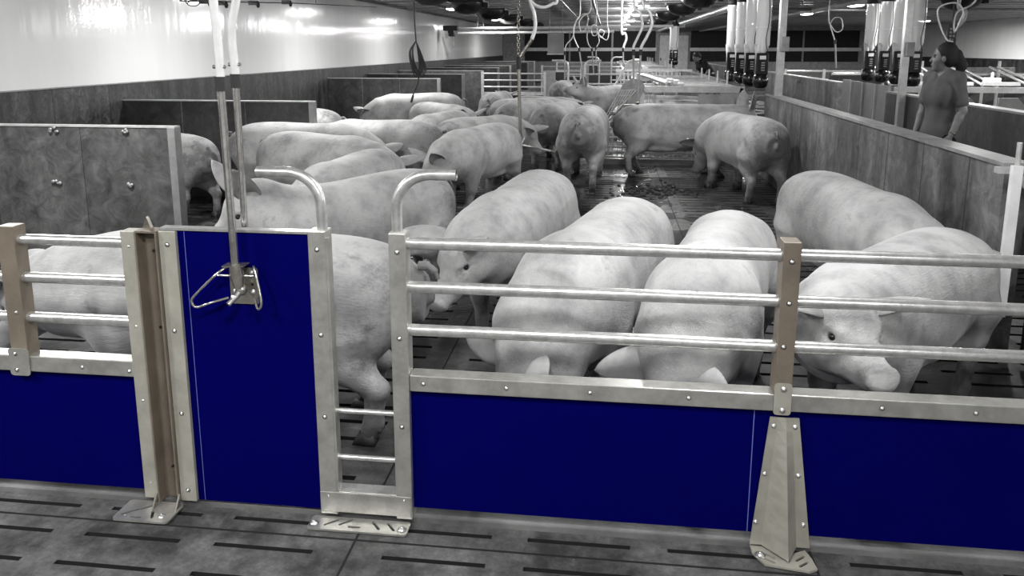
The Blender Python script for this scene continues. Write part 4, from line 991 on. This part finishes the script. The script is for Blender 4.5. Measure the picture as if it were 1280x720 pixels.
catm([(c.x + .05, 8.12, c.z + .1), (c.x + .10, 8.12, c.z + .16), (c.x + .10, 8.12, c.z + .26), (c.x + .04, 8.12, c.z + .3), (c.x + .04, 8.12, CEIL)], .018).build('bent_tube', M['plate'], t)
MB().tube([(c.x, 8.12, c.z + .1), (c.x, 8.12, CEIL)], .008, 6).build('hanger', M['rubber'], t)
# rotating drinker
Yd = 8.5; P0, P1 = W(648, 75, Yd), W(651, 181, Yd)
t = thing('hanging_drinker', 'hanging pipe with three spread arms at its foot among the sows', 'drinker', tuple(P1))
MB().tube([P0, P1], .019, 12).build('pole', M['stain'], t)
MB().tube([P0 + Vector((0, 0, .04)), P0 - Vector((0, 0, .10))], .028, 10).build('coupling', M['rubber'], t)
for (x, y), dy in (((614, 192), -.15), ((690, 189), -.22), ((655, 173), .35)):
    e = W(x, y, Yd + dy); MB().tube([P1, e], .013, 8).build('arm', M['tube'], t); MB().tube([e, e + (e - P1).normalized() * .06], .020, 8).build('nipple', M['chrome'], t)
MB().ball(P1, (.035, .035, .03)).build('hub', M['stain'], t)
u1 = W(665, 49, Yd)
MB().tube([P0, u1], .020, 10).build('slanted_pipe', M['stain'], t)
catm([u1, W(669, 35, Yd), W(668, 18, Yd), W(663, 2, Yd), W(661, -20, Yd), (W(661, -20, Yd).x, Yd, CEIL)], .020, 8, 12).build('hose', M['hose'], t)
catm([W(664, 2, Yd), W(670, 7, Yd), W(680, 9, Yd), W(690, 5, Yd), W(697, -3, Yd), (W(697, -3, Yd).x, Yd, CEIL)], .018, 8, 12).build('hose_loop', M['hose'], t)
mb = MB(); z = P0.z + .05; k = 0
while z < CEIL:
    a = .014 if k % 2 else .004; b_ = .004 if k % 2 else .014
    mb.tube(smooth_path([(P0.x - a, Yd - b_, z + .012), (P0.x - a * .5, Yd - b_ * .5, z + .036), (P0.x + a, Yd + b_, z + .026), (P0.x + a, Yd + b_, z + .004), (P0.x - a * .2, Yd - b_ * .2, z - .008), (P0.x - a, Yd - b_, z + .012)], 2), .0035, 5); z += .034; k += 1
mb.build('chain', M['stain'], t)
# coiled black cable
Yc = 8.6; t = thing('coiled_cable', 'coiled black power cable hanging in front of the left wall', 'cable', tuple(W(513, 128, Yc)))
catm([(W(516, -20, Yc).x, Yc, CEIL), W(517, -5, Yc), W(518, 25, Yc), W(520, 52, Yc)], .0085).build('lead', M['rubber'], t)
for k in range(5):
    a = random.uniform(-1, 1); w_ = 3 + k * 1.6
    catm([W(519, 52, Yc), W(518 - w_ * .6 + a, 62 + k, Yc), W(519 - w_ * .3, 78 + k * 3, Yc - .01 * k), W(525 + a, 92 + k, Yc - .01 * k), W(523 + w_, 84 + k, Yc), W(522 + w_ * .6, 66 + k, Yc), W(520, 52, Yc)], .0075, 6, 6).build('coil_turn', M['rubber'], t)
catm([W(521, 54, Yc), W(524, 80, Yc), W(523, 100, Yc), W(519, 112, Yc), W(516, 120, Yc)], .008).build('tail', M['rubber'], t)
MB().tube([W(516.5, 119, Yc), W(514, 128, Yc)], .013, 8).build('plug', M['rubber'], t)
# droppings on the slats: too small and many to count
mb = MB(); rr = random.Random(3)
for k in range(130):
    x, y = rr.gauss(.62, .22), rr.gauss(8.75, .22)
    if k > 100: x, y = rr.gauss(.3, .3), rr.gauss(8.4, .25)
    s_ = rr.uniform(.008, .022); mb.ball((x, y, s_ * .4), (s_ * 1.5, s_, s_ * .6), 6)
o = mb.build('droppings', M['hoof']); tag(o, 'scattered dark droppings on the wet slats before the standing sow', 'droppings', kind='stuff')

# ------------------------------------------------------------------ pigs
NP = [0]
def pig(x, y, head, label, s=.9, near=False, tagear=0, **kw):
    vox = .012 if near else (.016 if y < 11 else .021)
    me, (H, u, v, w, poll) = pig_mesh('sow', vox=vox, **kw)
    o = bpy.data.objects.new('sow', me); C.objects.link(o)
    o.location = (x, y, 0); o.rotation_euler = (0, 0, math.radians(head)); o.scale = s if hasattr(s, '__len__') else (s, s, s)
    tag(o, label, 'pig', 'sows in the group pen')
    if tagear:
        bd = kw.get('bend', 0)
        td = u * .34 + v * (.62 * tagear) + w * .66 + np.array((0, 0, .10)); td /= np.linalg.norm(td)
        c = H(.0, .085 * tagear, .075) + td * .11; c[1] += bd * c[0] ** 2; nn = np.cross(td, (u * -.75 + v * .66 * tagear) * tagear); nn /= np.linalg.norm(nn)
        e = MB(); e.tube([c - nn * .022, c + nn * .022], .016, 10); e.tube([c - nn * .027, c + nn * .027], .006, 8)
        ob = e.build('ear_tag', M['label']); ob.parent = o
    return o
A = dict
L_ = pig
L_(-1.58, 2.98, 180, 'sow standing side on behind the left fence section, rump in the passage gap', (1.04, .95, .90), True, poll=(.84, 0, .64), pitch=-50, steps=(-.06, .05, .03, -.05))
L_(-3.95, 3.62, 180, 'sow mostly outside the left edge, only its pale rump showing above the rails', .85, True)
L_(-1.47, 4.44, 238, 'big sow behind the blue door with both ears up and a round ear tag', .90, True, 1, poll=(.78, -.03, .88), pitch=-34, yaw=-16, eart=(.10, .55, .8), steps=(.08, -.10, .05, -.04), eardrop=.02)
L_(-1.88, 5.47, 262, 'sow whose smooth back rises just behind the sow at the blue door', .88, True, poll=(.78, 0, .52), pitch=-60, steps=(.05, -.05, .05, 0))
L_(-2.58, 6.73, -22, 'sow facing right with a pointed ear, third row behind the blue door', .90, poll=(.82, 0, .66), pitch=-50, yaw=-12, steps=(.08, -.08, .06, -.05), eardrop=.25)
L_(-3.04, 7.44, 2, 'dirty rumped sow with a short tail, right of the two drop pipes', .93, poll=(.80, 0, .60), pitch=-55, steps=(.05, -.06, 0, .06))
L_(-4.25, 6.98, 152, 'sow with its rump sticking out from behind the nearest bay partition', .86, steps=(.08, -.08, .05, -.05))
L_(-4.02, 9.4, 174, 'sow whose pale rump shows past the end of the second bay partition', .92)
L_(-3.05, 12.3, 205, 'pale sow with lowered head under the coiled cable', .95, tagear=1, poll=(.82, 0, .60), pitch=-50, steps=(.1, -.05, .08, -.06))
L_(-2.44, 8.15, 173, 'sow with a dark back spot, between the cable sow and the third row sow', .90, poll=(.80, 0, .62), pitch=-50, steps=(.07, -.07, .04, -.06))
L_(-2.15, 9.85, 250, 'sow showing just a smooth back in front of the dark fourth partition', .84, poll=(.80, 0, .6), pitch=-50)
L_(-2.50, 11.5, -42, 'small looking sow with a tiny ear, right of the sow under the cable', .84, poll=(.82, 0, .72), pitch=-30)
L_(-1.52, 9.1, 52, 'sow with a raised tail stump and drooping ear, left of the hanging drinker', .86, poll=(.78, -.06, .66), pitch=-45, yaw=-60, bend=-.14, steps=(.08, -.05, .05, -.05), eardrop=.35)
L_(-1.28, 7.68, 250, 'sow walking toward the curved handle with one pointed dark ear', .89, poll=(.80, -.03, .60), pitch=-42, yaw=-28, steps=(-.10, .10, .12, -.10), eardrop=.0, tagear=0)
L_(-.47, 4.38, 260, 'sow with a dark shaded face and blunt snout behind the upper tubes', .91, True, poll=(.80, -.04, .70), pitch=-46, yaw=-22, steps=(-.06, .08, .08, -.08), bend=-.05, eardrop=.28)
L_(.0, 3.42, 253, 'large bright sow feeding with its head down behind the beam, middle of the fence', .93, True, poll=(.76, -.02, .47), pitch=-74, yaw=-35, eart=(.2, .8, .25), steps=(-.05, .05, .05, -.05), fat=.94, bend=-.06, eardrop=.1)
L_(.49, 3.30, 254, 'bright sow feeding head down, left of the brown upright post', .90, True, poll=(.70, -.02, .52), pitch=-84, yaw=-20, eart=(.35, .7, .35), steps=(.05, -.05, .05, -.05), fat=.90, eardrop=.1)
L_(1.24, 3.27, 228, 'sow with its face between the tubes right of the brown upright post', .87, True, poll=(.78, .07, .74), pitch=-10, yaw=54, eart=(.25, .8, .3), steps=(.08, -.06, .05, -.06), eardrop=.22)
L_(1.45, 4.62, -80, 'sow standing behind the one at the right post, along the pen wall end', .90, True, poll=(.80, .03, .60), pitch=-42, yaw=22, steps=(.05, -.05, .05, 0), eardrop=.3)
L_(2.62, 3.05, 4, 'sow cut off by the right edge, in front of the black gate', .88, True)
L_(.90, 9.90, 5, 'sow standing side on across the slats before the lattice screen', .98, poll=(.84, .03, .78), pitch=-25, yaw=15, eart=(-.15, .3, .9), steps=(.10, -.04, -.04, .10), eardrop=-.15, tagear=0)
L_(1.52, 8.62, 107, 'sow grazing with its head on the floor against the weathered wall', .96, tagear=1, eart=(.15, .75, .35), poll=(.80, .04, .50), pitch=-66, yaw=26, steps=(.06, -.06, .06, -.04), bend=.10, eardrop=.2)
L_(-.24, 9.33, 86, 'sow seen from behind with dirty hams and legs, middle of the pen', .98, poll=(.80, 0, .6), pitch=-50, steps=(.10, -.10, .12, -.10))
L_(-.64, 10.65, 76, 'sow seen from behind, just left of the one with dirty hams', .94, poll=(.80, 0, .64), pitch=-50, steps=(-.06, .06, .05, -.05))
L_(-1.10, 11.05, 66, 'sow with raised tail directly behind the drinker pole', .93, poll=(.80, 0, .66), pitch=-40, steps=(.08, -.08, .05, -.05))
L_(-1.20, 12.4, 24, 'sow with a long pale back behind the drinker pole', .87, poll=(.80, 0, .66), pitch=-40)
L_(-2.03, 14.3, 85, 'small distant sow rump at the foot of the tubed cross fence', .86)
L_(-1.10, 13.7, -22, 'distant sow with a dark ear left of the curved gate post', .82, poll=(.82, 0, .72), pitch=-35, eardrop=.3)
L_(-.98, 17.2, 88, 'farthest sow, seen from behind at the pen gate', .96)
L_(.0, 15.3, 232, 'sow raising its snout beside the slanted guard', .95, poll=(.80, 0, .88), pitch=6, yaw=-24, eardrop=.05)
L_(1.05, 13.3, 8, 'pale sow inside the nearest feeding station, nearer of two', .80)
L_(1.05, 14.6, -6, 'pale sow inside the nearest feeding station, farther of two', .80)

# ------------------------------------------------------------------ people
def person(name, label, loc, heading, head_turn, vox, lean=0.0, bun=True, arms=None, dark=False, k_=1.0):
    """facing +x, y to the left"""
    f = Field((-.34, -.44, -.01), (.52, .44, 1.72), vox)
    ct, st_ = math.cos(math.radians(head_turn)), math.sin(math.radians(head_turn))
    hc = np.array((.03, 0, 1.515))
    def Hh(a, b_, c): return hc + np.array((a * ct - b_ * st_, a * st_ + b_ * ct, c))
    R = np.array(((ct, -st_, 0), (st_, ct, 0), (0, 0, 1)))
    # legs
    for s_ in (1, -1):
        f.cone((0, .085 * s_, .86), (.01, .09 * s_, .47), .085, .055, .03); f.cone((.01, .09 * s_, .47), (-.01, .09 * s_, .09), .056, .036, .02)
        f.cone((-.04, .09 * s_, .04), (.13, .10 * s_, .035), .038, .03, .02)
    # torso
    f.ell((-.01, 0, .93), (.125, .175, .13), .05); f.ell((.0, 0, 1.06), (.10, .135, .14), .05); f.ell((.0, 0, 1.23), (.115, .155, .16), .05)
    for s_ in (1, -1): f.ell((.085, .075 * s_, 1.215), (.065, .07, .07), .03); f.cone((0, .06 * s_, 1.37), (-.01, .165 * s_, 1.34), .045, .052, .04)
    f.cone((-.01, 0, 1.35), (.015, 0, 1.46), .052, .048, .03)
    arms = arms or {1: ((-.03, .225, 1.08), (.07, .215, .875)), -1: ((-.02, -.225, 1.08), (.08, -.205, .86))}
    wr = {}
    for s_ in (1, -1):
        el, wp = np.array(arms[s_][0]), np.array(arms[s_][1]); sh = np.array((-.01, .175 * s_, 1.33))
        f.cone(sh, el, .047, .037, .02); f.cone(el, el + (wp - el) * .3, .037, .038, .02); f.cone(el + (wp - el) * .3, wp, .038, .024, .015)
        d = (wp - el); d /= np.linalg.norm(d); inn = np.array((0, -s_, 0.)); fr = np.cross(d, inn) * s_; fr = np.array((1, 0, 0)) - d * d[0]; fr /= np.linalg.norm(fr)
        pm = wp + d * .075; f.ell(wp + d * .045, (.038, .016, .045), .012, np.stack([fr, np.cross(fr, d), d], 1))
        for q_, (o_, ln) in enumerate(((.027, .070), (.009, .078), (-.009, .073), (-.026, .058))):   # fingers, gently curled
            b0 = wp + d * .080 + fr * o_; b1 = b0 + d * ln * .5 + inn * .006; b2 = b1 + d * ln * .45 + inn * .022
            f.cone(b0 - d * .02, b1, .0088, .0080, .004); f.cone(b1, b2, .0080, .0066, .003)
        t0 = wp + d * .025 + fr * .028; t1 = t0 + d * .035 + fr * .022 + inn * .008; f.cone(t0, t1, .011, .009, .006); f.cone(t1, t1 + d * .028 + inn * .004, .009, .0075, .004)
        wr[s_] = (wp, d)
    # head with a face
    f.ell(Hh(-.012, 0, .030), (.092, .074, .088), .02, R); f.ell(Hh(.035, 0, -.035), (.055, .056, .075), .03, R)
    f.ell(Hh(.070, 0, -.092), (.020, .024, .018), .02, R); f.cone(Hh(.080, 0, .015), Hh(.104, 0, -.022), .009, .013, .012)
    for s_ in (1, -1):
        f.ell(Hh(.070, .030 * s_, .012), (.014, .016, .011), .008, R, sub=True); f.ell(Hh(.078, .030 * s_, .030), (.012, .024, .007), .012, R)
        f.ell(Hh(.050, .038 * s_, -.025), (.028, .022, .022), .02, R); f.ell(Hh(-.008, .076 * s_, -.005), (.017, .010, .030), .006, R)
    f.ell(Hh(.089, 0, -.052), (.012, .022, .006), .006, R); f.ell(Hh(.087, 0, -.065), (.012, .019, .006), .006, R)
    V, Q = f.mesh()
    ey = [(ball_np(Hh(.071, .030 * s_, .011), (.008, .009, .007), 8) + (1,)) for s_ in (1, -1)]
    def warp(V_):
        V_ = np.array(V_, float)
        if lean:
            z = np.clip(V_[:, 2] - .92, 0, None); a = math.radians(lean) * np.clip(z / .25, 0, 1)
            V_ = np.column_stack([V_[:, 0] * np.cos(a) + z * np.sin(a), V_[:, 1], np.minimum(V_[:, 2], .92) + z * np.cos(a) - V_[:, 0] * np.sin(a)])
        return V_
    me = np_mesh(name, [(warp(V), Q, 0)] + [(warp(a), b_, c) for a, b_, c in ey], [M['human'], M['eye']])
    o = bpy.data.objects.new(name, me); C.objects.link(o); o.location = loc; o.rotation_euler = (0, 0, math.radians(heading))
    tag(o, label, 'person')
    def child(nm, fld, m):
        V_, Q_ = fld.mesh(); ob = bpy.data.objects.new(nm, np_mesh(nm, [(warp(V_), Q_, 0)], [M[m]])); C.objects.link(ob); ob.parent = o; return ob
    g = Field((-.34, -.44, .66), (.40, .44, 1.50), vox)
    g.ell((-.01, 0, .88), (.142, .188, .17), .05); g.ell((.0, 0, 1.06), (.118, .150, .16), .06); g.ell((.0, 0, 1.23), (.130, .170, .165), .05)
    for s_ in (1, -1):
        g.ell((.085, .07 * s_, 1.21), (.066, .08, .09), .06); g.cone((0, .06 * s_, 1.37), (-.01, .17 * s_, 1.345), .055, .064, .04)
        el = np.array(arms[s_][0]); sh = np.array((-.01, .175 * s_, 1.33)); g.cone(sh, sh + (el - sh) * .72, .055, .060, .02); e2 = sh + (el - sh) * .74; dn = (el - sh) / np.linalg.norm(el - sh); g.cone(e2 + dn * .07, e2 + dn * .12, .058, .058, .004, sub=True)
    g.cone((-.0, 0, 1.44), (.03, 0, 1.52), .068, .10, .008, sub=True); g.cone((.08, 0, 1.43), (.155, 0, 1.285), .060, .012, .006, sub=True)
    g.ell((0, 0, .70), (.4, .4, .05), .01, sub=True)
    child('scrub_top' if not dark else 'jacket', g, 'scrub' if not dark else 'trouser')
    g = Field((-.30, -.34, -.01), (.34, .34, 1.06), vox * 1.2)
    g.ell((-.015, 0, .90), (.118, .162, .12), .04)
    for s_ in (1, -1): g.cone((0, .088 * s_, .86), (.01, .092 * s_, .47), .098, .072, .03); g.cone((.01, .092 * s_, .47), (-.01, .095 * s_, .14), .072, .065, .02)
    child('trousers', g, 'trouser')
    g = Field((-.16, -.2, -.01), (.24, .2, .2), vox)
    for s_ in (1, -1): g.cone((-.04, .092 * s_, .045), (.14, .102 * s_, .04), .048, .040, .02); g.cone((-.02, .092 * s_, .05), (-.01, .092 * s_, .14), .05, .048, .02)
    g.ell((0, 0, -.05), (.5, .5, .05), .004, sub=True)
    child('boots', g, 'rubber')
    g = Field((-.36, -.25, 1.15), (.26, .30, 1.72), vox)
    g.ell(Hh(-.028, 0, .045), (.098, .086, .093), .02, R); g.ell(Hh(-.055, 0, -.005), (.072, .078, .075), .03, R)
    g.ell(Hh(.075, 0, .010), (.065, .10, .062), .012, R, sub=True); g.ell(Hh(.05, 0, -.06), (.07, .10, .06), .01, R, sub=True)
    if bun:
        g.ell(Hh(-.115, 0, .035), (.034, .036, .034), .02, R); g.cone(Hh(-.125, 0, .03), Hh(-.160, .0, -.06), .034, .046, .02); g.cone(Hh(-.160, 0, -.06), Hh(-.135, 0, -.155), .046, .026, .02)
    child('hair', g, 'hair')
    if bun:
        wp, d = wr[1]; w_ = MB(); c = wp - d * .02; a = Vector(d).cross(Vector((0, 1, 0))).normalized(); b_ = Vector(d).cross(a)
        w_.tube([Vector(c) + a * (math.cos(t) * .031) + b_ * (math.sin(t) * .028) for t in [2 * math.pi * k / 20 for k in range(21)]], .0055, 6)
        w_.ball(Vector(c) + b_ * .030, (.017, .010, .017), 10)
        wt = w_.build('wristwatch', M['stain']); wt.parent = o
    return o
person('person', 'person in a grey scrub top with a dark ponytail and wristwatch, standing in the alley', (2.87, 7.05, 0), 206, -46, .0075)
P_ = bpy.data.objects['person']; P_.scale = (.92, .86, 1)
person('person', 'distant person in dark clothes bending over beside the far feeding station', (2.62, 20.5, 0), 205, -10, .014, lean=38, bun=False, dark=True,
       arms={1: ((.08, .215, 1.10), (.24, .17, .95)), -1: ((.08, -.215, 1.10), (.24, -.17, .95))})
